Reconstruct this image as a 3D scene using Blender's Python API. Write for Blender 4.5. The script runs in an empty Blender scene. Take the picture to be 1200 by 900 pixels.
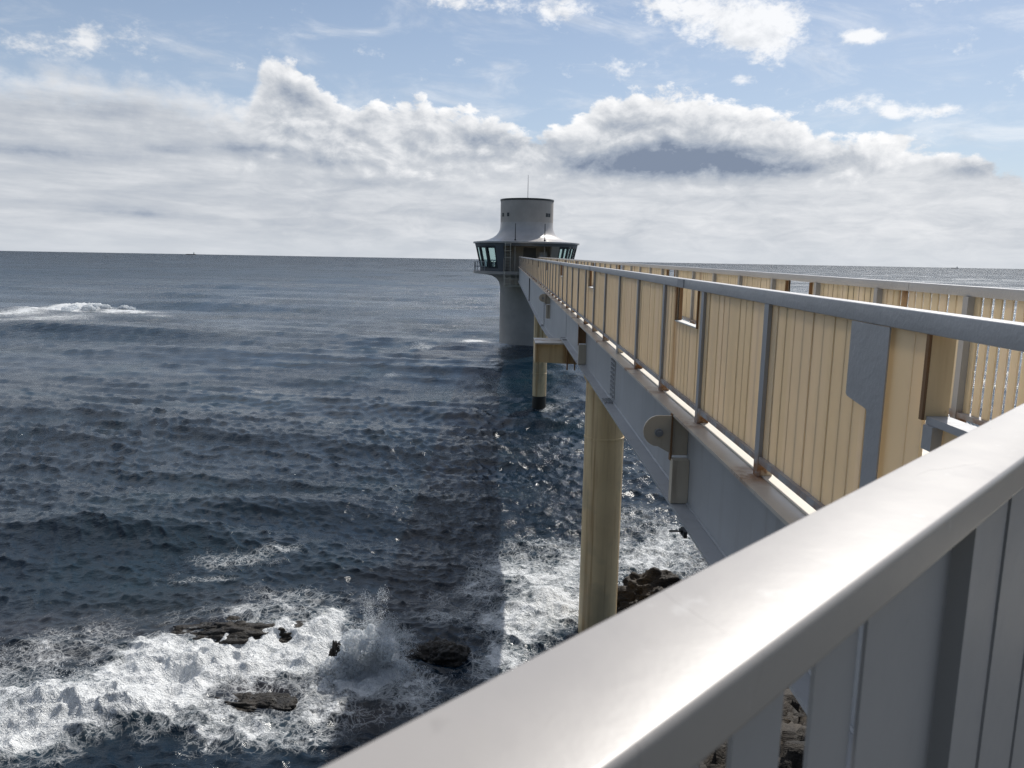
import bpy, math, random
import numpy as np
random.seed(7); RNG = np.random.default_rng(11)
R = math.radians
S = bpy.context.scene
COL = S.collection
EYE = 10.0                      # eye height above the sea, metres
SLOPE = 0.0064                  # the bridge climbs gently towards the tower
BX = 2.55                       # centre line of the bridge
SUN_AZ, SUN_EL = 31.0, 45.5     # degrees right of the bridge axis, above the horizon


def zb(y, off):
    return EYE + SLOPE * y + off


# ------------------------------------------------------------------ camera
def cam_axes():
    yaw, pitch, roll = R(0.6715), R(9.1872), R(1.0197)
    cy, sy, cp, sp = math.cos(yaw), math.sin(yaw), math.cos(pitch), math.sin(pitch)
    fwd = np.array([sy * cp, cy * cp, -sp]); right = np.array([cy, -sy, 0.0])
    up = np.cross(right, fwd); c, s = math.cos(roll), math.sin(roll)
    return right * c + up * s, up * c - right * s, fwd


CR, CU, CF = cam_axes()
cam = bpy.data.cameras.new('camera'); camo = bpy.data.objects.new('camera', cam); COL.objects.link(camo)
from mathutils import Matrix, Vector
M = Matrix(((CR[0], CU[0], -CF[0], 0), (CR[1], CU[1], -CF[1], 0), (CR[2], CU[2], -CF[2], EYE), (0, 0, 0, 1)))
camo.matrix_world = M
cam.sensor_width = 36; cam.lens = 27.0; cam.clip_start = 0.02; cam.clip_end = 90000
cam.dof.use_dof = True; cam.dof.focus_distance = 12; cam.dof.aperture_fstop = 13
S.camera = camo


def sea_at(px, py, z=0.0):
    """where the photograph's point (px, py) meets height z: used to survey positions"""
    d = CR * (px - 600) / 900 - CU * (py - 450) / 900 + CF
    t = (z - EYE) / d[2]
    return d[0] * t, d[1] * t


# ------------------------------------------------------------------ node helpers
class G:
    def __init__(s, nt): s.nt = nt

    def n(s, t, **kw):
        nd = s.nt.nodes.new(t)
        for k, v in kw.items(): setattr(nd, k, v)
        return nd

    def put(s, sock, v):
        if isinstance(v, bpy.types.NodeSocket): s.nt.links.new(v, sock)
        elif v is not None:
            try: sock.default_value = v
            except Exception: sock.default_value = (v, v, v)

    def m(s, op, a, b=None, c=None, clamp=False):
        nd = s.n('ShaderNodeMath', operation=op, use_clamp=clamp)
        s.put(nd.inputs[0], a)
        if b is not None: s.put(nd.inputs[1], b)
        if c is not None: s.put(nd.inputs[2], c)
        return nd.outputs[0]

    def v(s, op, a, b=None, c=None):
        nd = s.n('ShaderNodeVectorMath', operation=op)
        s.put(nd.inputs[0], a)
        if b is not None: s.put(nd.inputs[1], b)
        if c is not None: s.put(nd.inputs[2], c)
        return nd.outputs['Value'] if op in ('DOT_PRODUCT', 'LENGTH') else nd.outputs[0]

    def ss(s, x, lo, hi):
        nd = s.n('ShaderNodeMapRange', interpolation_type='SMOOTHSTEP')
        s.put(nd.inputs[0], x); s.put(nd.inputs[1], lo); s.put(nd.inputs[2], hi)
        return nd.outputs[0]

    def lin(s, x, lo, hi, a=0.0, b=1.0):
        nd = s.n('ShaderNodeMapRange'); nd.clamp = True
        for i, q in enumerate((x, lo, hi, a, b)): s.put(nd.inputs[i], q)
        return nd.outputs[0]

    def noise(s, vec, scale, detail=4.0, rough=0.55, dist=0.0, col=False):
        nd = s.n('ShaderNodeTexNoise'); s.put(nd.inputs['Vector'], vec)
        nd.inputs['Scale'].default_value = scale; nd.inputs['Detail'].default_value = detail
        nd.inputs['Roughness'].default_value = rough; nd.inputs['Distortion'].default_value = dist
        return nd.outputs['Color' if col else 'Fac']

    def voro(s, vec, scale, feature='F1', smooth=None):
        nd = s.n('ShaderNodeTexVoronoi', feature=feature); s.put(nd.inputs['Vector'], vec)
        nd.inputs['Scale'].default_value = scale
        if smooth is not None and feature == 'SMOOTH_F1': nd.inputs['Smoothness'].default_value = smooth
        return nd.outputs['Distance']

    def mix(s, f, a, b, blend='MIX'):
        nd = s.n('ShaderNodeMix', data_type='RGBA', blend_type=blend)
        s.put(nd.inputs[0], f)
        for i, q in ((6, a), (7, b)):
            if isinstance(q, tuple) and len(q) == 3: q = q + (1,)
            s.put(nd.inputs[i], q)
        return nd.outputs[2]

    def xyz(s, x, y, z):
        nd = s.n('ShaderNodeCombineXYZ')
        for i, q in enumerate((x, y, z)): s.put(nd.inputs[i], q)
        return nd.outputs[0]

    def sep(s, vec):
        nd = s.n('ShaderNodeSeparateXYZ'); s.put(nd.inputs[0], vec)
        return nd.outputs

    def bump(s, h, strength=0.3, dist=0.01, normal=None):
        nd = s.n('ShaderNodeBump'); s.put(nd.inputs['Height'], h)
        s.put(nd.inputs['Strength'], strength); nd.inputs['Distance'].default_value = dist
        if normal is not None: s.put(nd.inputs['Normal'], normal)
        return nd.outputs[0]

    def curve(s, x, pts):
        nd = s.n('ShaderNodeFloatCurve'); s.put(nd.inputs['Value'], x)
        c = nd.mapping.curves[0]
        while len(c.points) > 2: c.points.remove(c.points[1])
        c.points[0].location = pts[0]; c.points[1].location = pts[-1]
        for p in pts[1:-1]: c.points.new(*p)
        nd.mapping.update()
        return nd.outputs[0]


def material(name):
    mt = bpy.data.materials.new(name); mt.use_nodes = True
    nt = mt.node_tree; b = nt.nodes['Principled BSDF']
    return mt, G(nt), b


def painted(name, col, rough=0.45, dirt=0.25, dirtcol=(0.16, 0.12, 0.08), rust=0.0, spec=0.5, coat=0.0, streak=True, rustfn=None, bump=0.12):
    """weathered marine paint: tone drift, vertical run-off streaks, specks and rust blooms"""
    mt, g, b = material(name)
    pos = g.n('ShaderNodeNewGeometry').outputs['Position']
    drift = g.noise(pos, 0.9, 5, 0.6)
    fine = g.noise(pos, 38, 4, 0.65)
    st = g.noise(g.v('MULTIPLY', pos, (9.0, 9.0, 0.55)), 1.0, 5, 0.6)
    c = g.mix(g.ss(drift, 0.25, 0.8), tuple(k * 0.88 for k in col), tuple(min(1, k * 1.08) for k in col))
    if streak:
        c = g.mix(g.m('MULTIPLY', g.ss(st, 0.5, 0.82), dirt), c, dirtcol)
    c = g.mix(g.m('MULTIPLY', g.ss(fine, 0.6, 0.8), dirt * 0.5), c, dirtcol)
    rm = None
    if rust > 0:
        rr = g.noise(pos, 2.6, 6, 0.68)
        rm = g.m('MULTIPLY', g.ss(g.m('ADD', g.m('MULTIPLY', rr, 0.65), g.m('MULTIPLY', st, 0.35)), 0.66 - rust * 0.2, 0.76 - rust * 0.12), 0.9)
    if rustfn is not None:
        q = rustfn(g, pos)
        rm = q if rm is None else g.m('MAXIMUM', rm, q)
    if rm is not None:
        rc = g.mix(g.noise(pos, 30, 3), (0.10, 0.035, 0.012), (0.42, 0.19, 0.055))
        c = g.mix(rm, c, rc)
        g.put(b.inputs['Roughness'], g.m('MULTIPLY_ADD', rm, 0.35, rough))
    else:
        g.put(b.inputs['Roughness'], g.m('MULTIPLY_ADD', fine, 0.16, rough - 0.08))
    g.put(b.inputs['Base Color'], c)
    b.inputs['Specular IOR Level'].default_value = spec
    b.inputs['Coat Weight'].default_value = coat
    b.inputs['Coat Roughness'].default_value = 0.2
    g.put(b.inputs['Normal'], g.bump(g.m('ADD', fine, g.m('MULTIPLY', g.noise(pos, 9, 3), 1.5)), bump, 0.004))
    return mt


def rust_under_openings(g, pos):
    """rust runs below the left jamb of every look-out opening (one each five bays)"""
    x, y, z = g.sep(pos)
    ph = g.m('PINGPONG', g.m('ADD', y, -6.85 + 72.0), 3.6)       # 0 at the far jamb of each opening
    near = g.m('SUBTRACT', 1.0, g.ss(ph, 0.02, 0.16))
    st = g.noise(g.v('MULTIPLY', pos, (14.0, 14.0, 0.5)), 1.0, 4, 0.6)
    a = g.m('MULTIPLY', near, g.ss(st, 0.36, 0.6))
    runs = g.m('MULTIPLY', g.ss(g.noise(g.v('MULTIPLY', pos, (11.0, 11.0, 0.35)), 1.0, 3, 0.5), 0.66, 0.80), 0.28)
    top = g.ss(g.m('SUBTRACT', z, g.m('MULTIPLY', y, SLOPE)), 9.0, 9.7)
    return g.m('MAXIMUM', a, g.m('MULTIPLY', runs, top))


def rust_at_feet(g, pos):
    x, y, z = g.sep(pos)
    h = g.m('SUBTRACT', z, g.m('MULTIPLY', y, SLOPE))
    low = g.m('SUBTRACT', 1.0, g.ss(h, 8.76, 8.92))
    n = g.noise(pos, 9, 4, 0.6)
    one = g.ss(g.noise(g.v('MULTIPLY', pos, (0.0, 1.0, 0.0)), 0.55, 1), 0.34, 0.5)
    return g.m('MULTIPLY', g.m('MULTIPLY', low, g.ss(n, 0.36, 0.6)), one)


GREY = (0.32, 0.335, 0.37)
M_postin = painted('post_channel_paint', (0.74, 0.63, 0.47), 0.5, 0.2, rustfn=rust_at_feet)
M_rail = painted('rail_paint', (0.42, 0.42, 0.43), 0.42, 0.2, (0.22, 0.2, 0.19), spec=0.9, streak=False, bump=0.7)
M_handrail = painted('handrail_paint', (0.37, 0.345, 0.325), 0.40, 0.22, (0.24, 0.21, 0.19), spec=1.0, streak=False, bump=0.06)


def scuffed(mt):
    """hairline scratches, rub marks and dried salt on the hand-worn rail"""
    g = G(mt.node_tree); b = mt.node_tree.nodes['Principled BSDF']
    old = b.inputs['Base Color'].links[0].from_socket
    pos = g.n('ShaderNodeNewGeometry').outputs['Position']
    a = g.m('ABSOLUTE', g.m('SUBTRACT', g.noise(pos, 5.0, 3, 0.5, 0.8), 0.5))
    hair = g.m('MULTIPLY', g.m('SUBTRACT', 1.0, g.ss(a, 0.001, 0.0045)), g.ss(g.noise(pos, 9.0, 2), 0.50, 0.58))
    rub = g.m('MULTIPLY', g.ss(g.noise(g.v('MULTIPLY', pos, (1.0, 1.0, 1.0)), 14.0, 6, 0.72, 1.2), 0.52, 0.70), 0.55)
    salt = g.m('MULTIPLY', g.ss(g.noise(pos, 24.0, 5, 0.7), 0.60, 0.72), 0.30)
    c = g.mix(g.m('MULTIPLY', hair, 0.55), old, (0.16, 0.14, 0.13))
    c = g.mix(rub, c, (0.36, 0.335, 0.31)); c = g.mix(salt, c, (0.66, 0.65, 0.63))
    g.put(b.inputs['Base Color'], c)
    g.put(b.inputs['Roughness'], g.m('ADD', 0.34, g.m('MULTIPLY', g.noise(pos, 18.0, 6, 0.7), 0.14)))
    return mt


scuffed(M_handrail)
M_post = painted('post_paint', (0.40, 0.405, 0.42), 0.4, 0.2, rustfn=rust_at_feet)
M_girder = painted('girder_paint', (0.44, 0.445, 0.455), 0.4, 0.32, (0.2, 0.17, 0.14), spec=0.5, rust=0.05)
M_bracket = painted('bracket_paint', (0.68, 0.60, 0.48), 0.5, 0.6, (0.14, 0.08, 0.04), rust=0.42)
M_rust = painted('rusty_steel', (0.28, 0.16, 0.08), 0.75, 0.6, (0.05, 0.025, 0.012), rust=0.9)
def rust_below_posts(g, pos):
    """orange run-off on the flange round each post foot, stronger at some than at others"""
    x, y, z = g.sep(pos)
    ph = g.m('PINGPONG', g.m('ADD', y, 72.0 - 2.96), 0.72)
    near = g.m('SUBTRACT', 1.0, g.ss(ph, 0.04, 0.30))
    some = g.ss(g.noise(g.xyz(0.0, y, 0.0), 0.42, 2), 0.40, 0.58)
    return g.m('MULTIPLY', g.m('MULTIPLY', g.m('MULTIPLY', near, g.m('MULTIPLY_ADD', some, 0.7, 0.3)), g.ss(g.noise(pos, 5.0, 6, 0.68), 0.38, 0.62)), 0.85)


M_jamb = painted('rusted_cream_paint', (0.90, 0.66, 0.38), 0.6, 0.7, (0.34, 0.17, 0.05), rust=0.30)
M_flange = painted('flange_paint', (0.60, 0.55, 0.48), 0.28, 0.35, (0.30, 0.17, 0.08), rust=0.35, spec=0.6, streak=False, rustfn=rust_below_posts)
M_deck = painted('deck_paint', (0.74, 0.69, 0.60), 0.6, 0.3, (0.3, 0.26, 0.2), streak=False)
M_pier = painted('pier_paint', (0.62, 0.53, 0.37), 0.5, 0.65, (0.26, 0.15, 0.06), rust=0.16)
M_fencein = painted('fence_inner_paint', (0.40, 0.40, 0.415), 0.5, 0.22, (0.2, 0.2, 0.2), streak=False)
M_tower = painted('tower_concrete', (0.48, 0.435, 0.39), 0.6, 0.25, (0.25, 0.23, 0.21), bump=0.3)
M_roof = painted('tower_roof_paint', (0.50, 0.47, 0.45), 0.34, 0.15, (0.3, 0.28, 0.26), streak=False, spec=0.6)
M_dark = painted('dark_frame', (0.03, 0.035, 0.04), 0.4, 0.1, streak=False)
M_panelg = painted('gallery_panel', (0.13, 0.14, 0.155), 0.5, 0.2)
M_entry = painted('entry_wall', (0.34, 0.30, 0.25), 0.6, 0.3)
M_white = painted('white_paint', (0.75, 0.74, 0.70), 0.5, 0.2)
M_conc = painted('concrete', (0.15, 0.15, 0.145), 0.85, 0.4, streak=False, bump=0.5)
M_joint = painted('board_joint', (0.03, 0.025, 0.02), 0.9, 0.1, streak=False)
M_ladder = painted('ladder_paint', (0.66, 0.62, 0.52), 0.6, 0.3)
M_steel = painted('galvanised', (0.30, 0.31, 0.33), 0.4, 0.2, streak=False)


def slat_material(name, col, transl):
    """thin cream fibre-reinforced boards: let a little sunlight through"""
    mt = painted(name, col, 0.5, 0.10, (0.45, 0.34, 0.2), rustfn=rust_under_openings, streak=True, bump=0.03)
    g = G(mt.node_tree); b = mt.node_tree.nodes['Principled BSDF']
    out = mt.node_tree.nodes['Material Output']
    old = b.inputs['Base Color'].links[0].from_socket
    y_ = g.sep(g.n('ShaderNodeNewGeometry').outputs['Position'])[1]
    wn = g.n('ShaderNodeTexWhiteNoise', noise_dimensions='1D'); g.put(wn.inputs['W'], g.m('FLOOR', g.m('MULTIPLY', y_, 8.1)))
    tone = g.lin(wn.outputs['Value'], 0.0, 1.0, 0.90, 1.04)
    g.put(b.inputs['Base Color'], g.v('MULTIPLY', old, g.xyz(tone, tone, g.m('POWER', tone, 1.8))))
    t = g.n('ShaderNodeBsdfTranslucent'); g.put(t.inputs[0], (col[0], col[1] * 0.98, col[2] * 0.96, 1))
    x = g.n('ShaderNodeMixShader'); x.inputs[0].default_value = transl
    mt.node_tree.links.new(b.outputs[0], x.inputs[1]); mt.node_tree.links.new(t.outputs[0], x.inputs[2])
    mt.node_tree.links.new(x.outputs[0], out.inputs[0])
    return mt


M_slat = slat_material('cream_board', (0.90, 0.795, 0.625), 0.42)

mt, g, b = material('window_glass'); M_glass = mt
b.inputs['Base Color'].default_value = (0.55, 0.66, 0.66, 1); b.inputs['Roughness'].default_value = 0.03
tr = g.n('ShaderNodeBsdfTransparent'); tr.inputs[0].default_value = (0.86, 0.93, 0.92, 1)
gl = g.n('ShaderNodeBsdfGlossy'); gl.inputs['Roughness'].default_value = 0.03
mx = g.n('ShaderNodeMixShader'); mx.inputs[0].default_value = 0.08
mt.node_tree.links.new(tr.outputs[0], mx.inputs[1]); mt.node_tree.links.new(gl.outputs[0], mx.inputs[2])
mt.node_tree.links.new(mx.outputs[0], mt.node_tree.nodes['Material Output'].inputs[0])


# ------------------------------------------------------------------ mesh helpers
class MB:
    def __init__(s): s.v = []; s.f = []

    def box(s, x0, x1, y0, y1, z0, z1, zf=None):
        """box; zf(y) adds a height that follows the bridge's slope"""
        k = len(s.v); zf = zf or (lambda y: 0.0)
        for y in (y0, y1):
            for z in (z0, z1):
                for x in (x0, x1): s.v.append((x, y, z + zf(y)))
        s.f += [tuple(k + i for i in q) for q in ((0, 1, 3, 2), (4, 6, 7, 5), (0, 4, 5, 1), (2, 3, 7, 6), (0, 2, 6, 4), (1, 5, 7, 3))]
        return s

    def loft(s, rings, closed=True, caps=True):
        k = len(s.v); n = len(rings[0])
        for r in rings: s.v += [tuple(p) for p in r]
        for i in range(len(rings) - 1):
            for j in range(n if closed else n - 1):
                a, b_ = k + i * n + j, k + i * n + (j + 1) % n
                s.f.append((a, b_, b_ + n, a + n))
        if caps:
            s.f.append(tuple(k + j for j in reversed(range(n))))
            s.f.append(tuple(k + (len(rings) - 1) * n + j for j in range(n)))
        return s

    def tube(s, p, q, r0, r1=None, n=12):
        r1 = r0 if r1 is None else r1
        p, q = Vector(p), Vector(q); d = (q - p).normalized()
        a = d.orthogonal().normalized(); c = d.cross(a)
        return s.loft([[c0 + (a * math.cos(t) + c * math.sin(t)) * rr for t in [2 * math.pi * i / n for i in range(n)]] for c0, rr in ((p, r0), (q, r1))])

    def lathe(s, prof, cx, cy, n=64, a0=0.0, a1=2 * math.pi, caps=False):
        full = abs(a1 - a0 - 2 * math.pi) < 1e-6
        m = n if full else n + 1
        ang = [a0 + (a1 - a0) * i / n for i in range(m)]
        rings = [[(cx + r * math.sin(a), cy - r * math.cos(a), z) for a in ang] for r, z in prof]
        return s.loft(rings, closed=full, caps=caps)

    def build(s, name, mat, parent=None, smooth=None):
        me = bpy.data.meshes.new(name); me.from_pydata(s.v, [], s.f); me.update()
        import bmesh
        bm = bmesh.new(); bm.from_mesh(me); bmesh.ops.recalc_face_normals(bm, faces=bm.faces); bm.to_mesh(me); bm.free()
        if mat: me.materials.append(mat)
        if smooth is not None:
            me.shade_smooth(); me.set_sharp_from_angle(angle=R(smooth))
        o = bpy.data.objects.new(name, me); COL.objects.link(o)
        if parent is not None: o.parent = parent
        return o


def rrect(w0, w1, h0, h1, r, n=4):
    """rounded rectangle outline in (across, up)"""
    pts = []
    for cx, cy, a in ((w1 - r, h1 - r, 0), (w0 + r, h1 - r, 90), (w0 + r, h0 + r, 180), (w1 - r, h0 + r, 270)):
        for i in range(n + 1):
            t = R(a + 90 * i / n); pts.append((cx + r * math.cos(t), cy + r * math.sin(t)))
    return pts


def thing(name, label, cat, loc=(0, 0, 0), group=None):
    o = bpy.data.objects.new(name, None); COL.objects.link(o); o.location = loc
    o.empty_display_size = 0.3
    return tag(o, label, cat, group)


def tag(o, label, cat, group=None):
    o['label'] = label; o['category'] = cat
    if group: o['group'] = group
    return o


def structure(o): o['kind'] = 'structure'; return o


def copy_part(o, parent, loc=None):
    c = o.copy(); COL.objects.link(c); c.parent = parent
    if loc is not None: c.location = loc
    return c


# ------------------------------------------------------------------ the footbridge
PITCH = 1.44
NEAR_Y, FAR_Y = 1.807, 84.6
POST0 = 2.96                                # first full post of the left railing
sl = lambda y: SLOPE * y


def yz_prism(mb, x0, x1, prof):
    """closed outline in (y, z) given thickness in x"""
    mb.loft([[(x0, y, z) for y, z in prof], [(x1, y, z) for y, z in prof]])
    return mb


bridge = thing('footbridge', 'long grey steel footbridge on twin girders running out to the tower', 'footbridge', (0, 0, 0))
FAR_BOT = [(19.02, -2.04), (19.75, -2.08), (21.6, -2.40), (26, -2.62), (31, -2.70), (84.3, -2.75)]


def girder(sgn, far):
    X = lambda d: BX + sgn * (d - BX)        # mirror about the centre line
    lo, hi = (1.54, 1.56)
    mb = MB()
    if not far:
        ys = [(2.2, -2.008), (18.95, -2.008)]
    else:
        ys = FAR_BOT
    xs = sorted((X(lo), X(hi)))
    prof = [(y, zb(y, o)) for y, o in ys] + [(y, zb(y, -1.288)) for y, o in reversed(ys)]
    yz_prism(mb, xs[0], xs[1], prof)
    wx = sorted((X(1.526), X(1.539)))
    for (y0, o0), (y1, o1) in zip(ys[:-1], ys[1:]):
        mb.loft([[(wx[0], yy, zb(yy, oo) + 0.0005), (wx[1], yy, zb(yy, oo) + 0.0005), (wx[1], yy, zb(yy, oo) + 0.013), (wx[0], yy, zb(yy, oo) + 0.006)] for yy, oo in ((y0, o0), (y1, o1))])
    fx = sorted((X(1.40), X(1.70)))
    for (y0, o0), (y1, o1) in zip(ys[:-1], ys[1:]):
        for x0, x1 in (fx,):
            mb.loft([[(x0, y0, zb(y0, o0) - 0.026), (x1, y0, zb(y0, o0) - 0.026), (x1, y0, zb(y0, o0) - 0.001), (x0, y0, zb(y0, o0) - 0.001)],
                     [(x0, y1, zb(y1, o1) - 0.026), (x1, y1, zb(y1, o1) - 0.026), (x1, y1, zb(y1, o1) - 0.001), (x0, y1, zb(y1, o1) - 0.001)]])
    return mb.build('girder', M_girder, bridge)


GIRD = {}
for sgn in (1, -1):
    for far in (False, True):
        o = girder(sgn, far); GIRD[(sgn, far)] = o
        X = lambda d: BX + sgn * (d - BX)
        y0, y1 = (2.2, 18.95) if not far else (19.02, 84.3)
        fl = MB(); fx = sorted((X(1.40), X(1.74)))
        fl.box(fx[0], fx[1], y0, y1, EYE - 1.288, EYE - 1.266, sl); fl.build('top_flange', M_flange, o)
mb = MB()
mb.box(1.532, 3.568, 1.95, 84.4, EYE - 1.265, EYE - 1.259, sl); mb.build('deck', M_deck, bridge)
first = None
for y in np.arange(3.4, 84, 2.88):
    if first is None:
        mb = MB(); mb.box(1.57, 3.53, -0.08, 0.08, EYE - 1.62, EYE - 1.292); first = mb.build('cross_beam', M_girder, bridge); first.location = (0, y, SLOPE * y)
    else: copy_part(first, bridge, (0, y, SLOPE * y))


def bracket(y, depth, lug=True):
    """bolted bearing bracket on the girder's face: a plate between the flanges with a pierced ear"""
    z = lambda o: zb(y, o)
    r = MB()
    r.box(1.405, 1.538, y, y + 0.02, z(-1.62), z(-1.29))
    o = r.build('bracket', M_rust if not lug else M_bracket, GIRD[(1, y > 19)])
    c = MB()
    c.box(1.40, 1.538, y - 0.10, y, z(-2.005 if y < 19 else -2.1), z(-1.64))
    c.build('stiffener', M_bracket, o)
    e = MB(); e.box(1.392, 1.406, y - 0.025, y + 0.03, z(-1.66), z(-1.268)); e.build('plate_edge', M_rust, o)
    if lug:
        pts = []
        for i in range(13):
            t = R(90 + 180 * i / 12); pts.append((1.29 + 0.125 * math.cos(t), -1.415 + 0.13 * math.sin(t)))
        pts += [(1.392, -1.60), (1.392, -1.285)]
        e = MB(); e.loft([[(x, yy, z(q)) for x, q in pts] for yy in (y - 0.012, y + 0.012)]); e.build('ear', M_bracket, o)
        e = MB(); e.tube((1.29, y - 0.04, z(-1.425)), (1.29, y + 0.03, z(-1.425)), 0.034, n=20)
        e.tube((1.29, y - 0.052, z(-1.425)), (1.29, y - 0.04, z(-1.425)), 0.018, n=6)
        e.build('bolt', M_steel, o, 40)
    return o


bracket(6.2, 0.74); bracket(14.35, 0.74, False); bracket(26.0, 1.35)


def splice(y, zlo, zhi, rows):
    pl = MB(); pl.box(1.531, 1.541, y - 0.18, y + 0.18, zb(y, zlo), zb(y, zhi))
    for k in range(rows):
        zz = zb(y, zlo + (zhi - zlo) * (k + 0.5) / rows)
        for dy in (-0.12, -0.045, 0.045, 0.12):
            pl.tube((1.512, y + dy, zz), (1.534, y + dy, zz), 0.019, n=6)
    for dx in (1.425, 1.47, 1.51):
        for dy in (-0.13, -0.05, 0.05, 0.13):
            pl.tube((dx, y + dy, zb(y, zlo - 0.06)), (dx, y + dy, zb(y, zlo - 0.03)), 0.017, n=6)
    pl.build('splice_plate', M_girder, GIRD[(1, y > 19)])


splice(10.6, -1.95, -1.33, 10); splice(29.5, -2.6, -1.36, 18)
mb = MB(); mb.tube((1.47, 46, zb(46, -2.7)), (1.47, 46, zb(46, -1.3)), 0.03)
mb.build('drain_pipe', M_dark, GIRD[(1, True)])
mb = MB(); mb.box(1.36, 1.45, 5.55, 5.60, zb(5.5, -2.06), zb(5.5, -2.035)); mb.box(1.375, 1.40, 5.50, 5.62, zb(5.5, -2.08), zb(5.5, -2.03)); mb.box(1.28, 1.37, 5.57, 5.585, zb(5.5, -2.055), zb(5.5, -2.045))
mb.build('flange_clamp', M_dark, GIRD[(1, False)])


# ------------------------------------------------------------------ railings along the bridge
def tube_along(mb, w0, w1, h0, h1, y0, y1, r=0.010, n=3):
    pr = rrect(w0, w1, h0, h1, r, n)
    return mb.loft([[(a, y, c + SLOPE * y) for a, c in pr] for y in (y0, y1)])


def slat_mesh(mb, mir, gap, hole=None, length=PITCH, seed=0):
    """one bay of upright boards; hole = (y0, y1) leaves the upper part of those boards out"""
    rr = random.Random(seed)
    y = 0.078; n = int(round((length - 0.08) / 0.124)); p = (length - 0.082) / n; jt = MB()
    for i in range(n):
        a, c = y + i * p + gap / 2, y + (i + 1) * p - gap / 2
        top = -0.25
        if hole and (a + c) / 2 > hole[0] and (a + c) / 2 < hole[1]: top = -0.545
        d = rr.uniform(-0.0025, 0.0025); ta = rr.uniform(-0.002, 0.002)
        x0, x1 = 1.528 + d, 1.542 + d
        if mir: x0, x1 = 2 * BX - x1, 2 * BX - x0
        mb.box(x0, x1, a + ta, c + ta, -1.172, top + 0.001, sl)
        if gap < 0.02 and i:
            j0, j1 = (1.534, 1.539) if not mir else (2 * BX - 1.539, 2 * BX - 1.534)
            jt.box(j0, j1, a + ta - gap - 0.004, a + ta + 0.001, -1.168, top - 0.004, sl)
    k = len(mb.f)
    if jt.v:
        o = len(mb.v); mb.v += jt.v; mb.f += [tuple(q + o for q in f) for f in jt.f]
    return k


def railing(mir, label):
    X = (lambda d: 2 * BX - d) if mir else (lambda d: d)
    rt = thing('railing', label, 'railing', (0, 0, EYE), 'railings along the two sides of the footbridge')
    w = sorted((X(1.50), X(1.575)))
    mb = MB()
    joints = [NEAR_Y] + [6.72 + 7.2 * k for k in range(0, 11)] + [FAR_Y]
    for a, c in zip(joints[:-1], joints[1:]):
        tube_along(mb, w[0], w[1], -0.252, -0.175, a + 0.003, c - 0.003, 0.005)
    mb.build('top_rail', M_rail, rt, 35)
    mb = MB(); w = sorted((X(1.505), X(1.585)))
    mb.box(w[0], w[1], NEAR_Y + 0.9, FAR_Y, -1.18, -1.142, sl); mb.build('bottom_rail', M_post, rt)
    first = None
    w = sorted((X(1.502), X(1.592)))
    n = int((FAR_Y - POST0) / PITCH) + 1
    sh = {}
    for k in range(n):
        y = POST0 + PITCH * k
        if k == 0 and not mir:
            pass                                  # the gusset plate stands in for this post
        elif first is None:
            mb = MB(); wa = sorted((X(1.502), X(1.524))); wb = sorted((X(1.5245), X(1.592)))
            mb.box(wa[0], wa[1], -0.036, 0.036, -1.2655, -0.2525); mb.box(wb[0], wb[1], -0.033, 0.033, -1.2655, -0.2525)
            first = mb.build('post', M_post, rt); first.location = (0, y, SLOPE * y)
            first.data.materials.append(M_postin)
            for q in list(first.data.polygons)[6:]: q.material_index = 0 if mir else 1
        else:
            copy_part(first, rt, (0, y, SLOPE * y))
        if y + PITCH > FAR_Y: continue
        hole = ((k - (4 if mir else 2)) % 5 == 0)
        gap = (0.046 if y < 5.6 else 0.032 if y < 7.0 else 0.012) if mir else 0.008
        key = (hole, gap, k % 3)
        if key not in sh:
            mb = MB(); nb = slat_mesh(mb, mir, gap, (0.26, 0.95) if hole else None, seed=k); p = mb.build('slat_panel', M_slat, rt)
            p.data.materials.append(M_joint)
            for q in list(p.data.polygons)[nb:]: q.material_index = 1
            sh[key] = p
        else:
            p = copy_part(sh[key], rt)
        p.location = (0, y, SLOPE * y)
        if hole:
            a, c = 0.21, 0.96
            mb = MB(); w2 = sorted((X(1.515), X(1.575)))
            mb.box(w2[0], w2[1], a, c, -0.549, -0.538)
            mb.build('opening_sill', M_white, rt).location = (0, y, SLOPE * y)
            mb = MB()
            mb.box(w2[0], w2[1], a - 0.012, a, -0.55, -0.2525); jb = mb.build('opening_jamb', M_rust, rt); jb.location = (0, y, SLOPE * y)
            copy_part(jb, rt, (0, y + c - a + 0.012, SLOPE * y))
            mb = MB(); w3 = sorted((X(1.494), X(1.4995))); mb.box(w3[0], w3[1], 0.62, 0.84, -0.249, -0.178, sl)
            mb.build('joint_sleeve', M_steel, rt).location = (0, y, SLOPE * y)
    return rt, X


left_rail, _ = railing(False, 'cream boarded railing with grey top rail on the near left side of footbridge')
right_rail, _ = railing(True, 'cream boarded railing on the far right side of footbridge with light between its boards')
# near end of the left railing: gusset plate, wide boards, and the low barred opening beside it
z0 = 0
mb = MB(); pr = [(2.955, -0.2525), (3.285, -0.2525), (3.285, -0.568), (3.27, -0.578), (3.09, -0.60), (3.083, -0.61), (3.08, -1.17), (2.955, -1.17)]
yz_prism(mb, 1.493, 1.4995, [(y, c + SLOPE * y) for y, c in pr]); gp = mb.build('gusset_plate', M_rail, left_rail)
mb = MB()
for a, c in ((2.815, 3.02), (2.715, 2.811)): mb.box(1.52, 1.534, a, c, -1.172, -0.2515, sl)
mb.build('slat_panel', M_slat, left_rail)
mb = MB(); mb.box(1.515, 1.60, 2.690, 2.705, -0.56, -0.2525, sl); mb.build('opening_jamb', M_jamb, left_rail)
mb = MB(); mb.box(1.505, 1.517, 2.692, 2.712, -0.56, -0.2525, sl); mb.build('jamb_cover', M_rust, left_rail)
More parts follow.
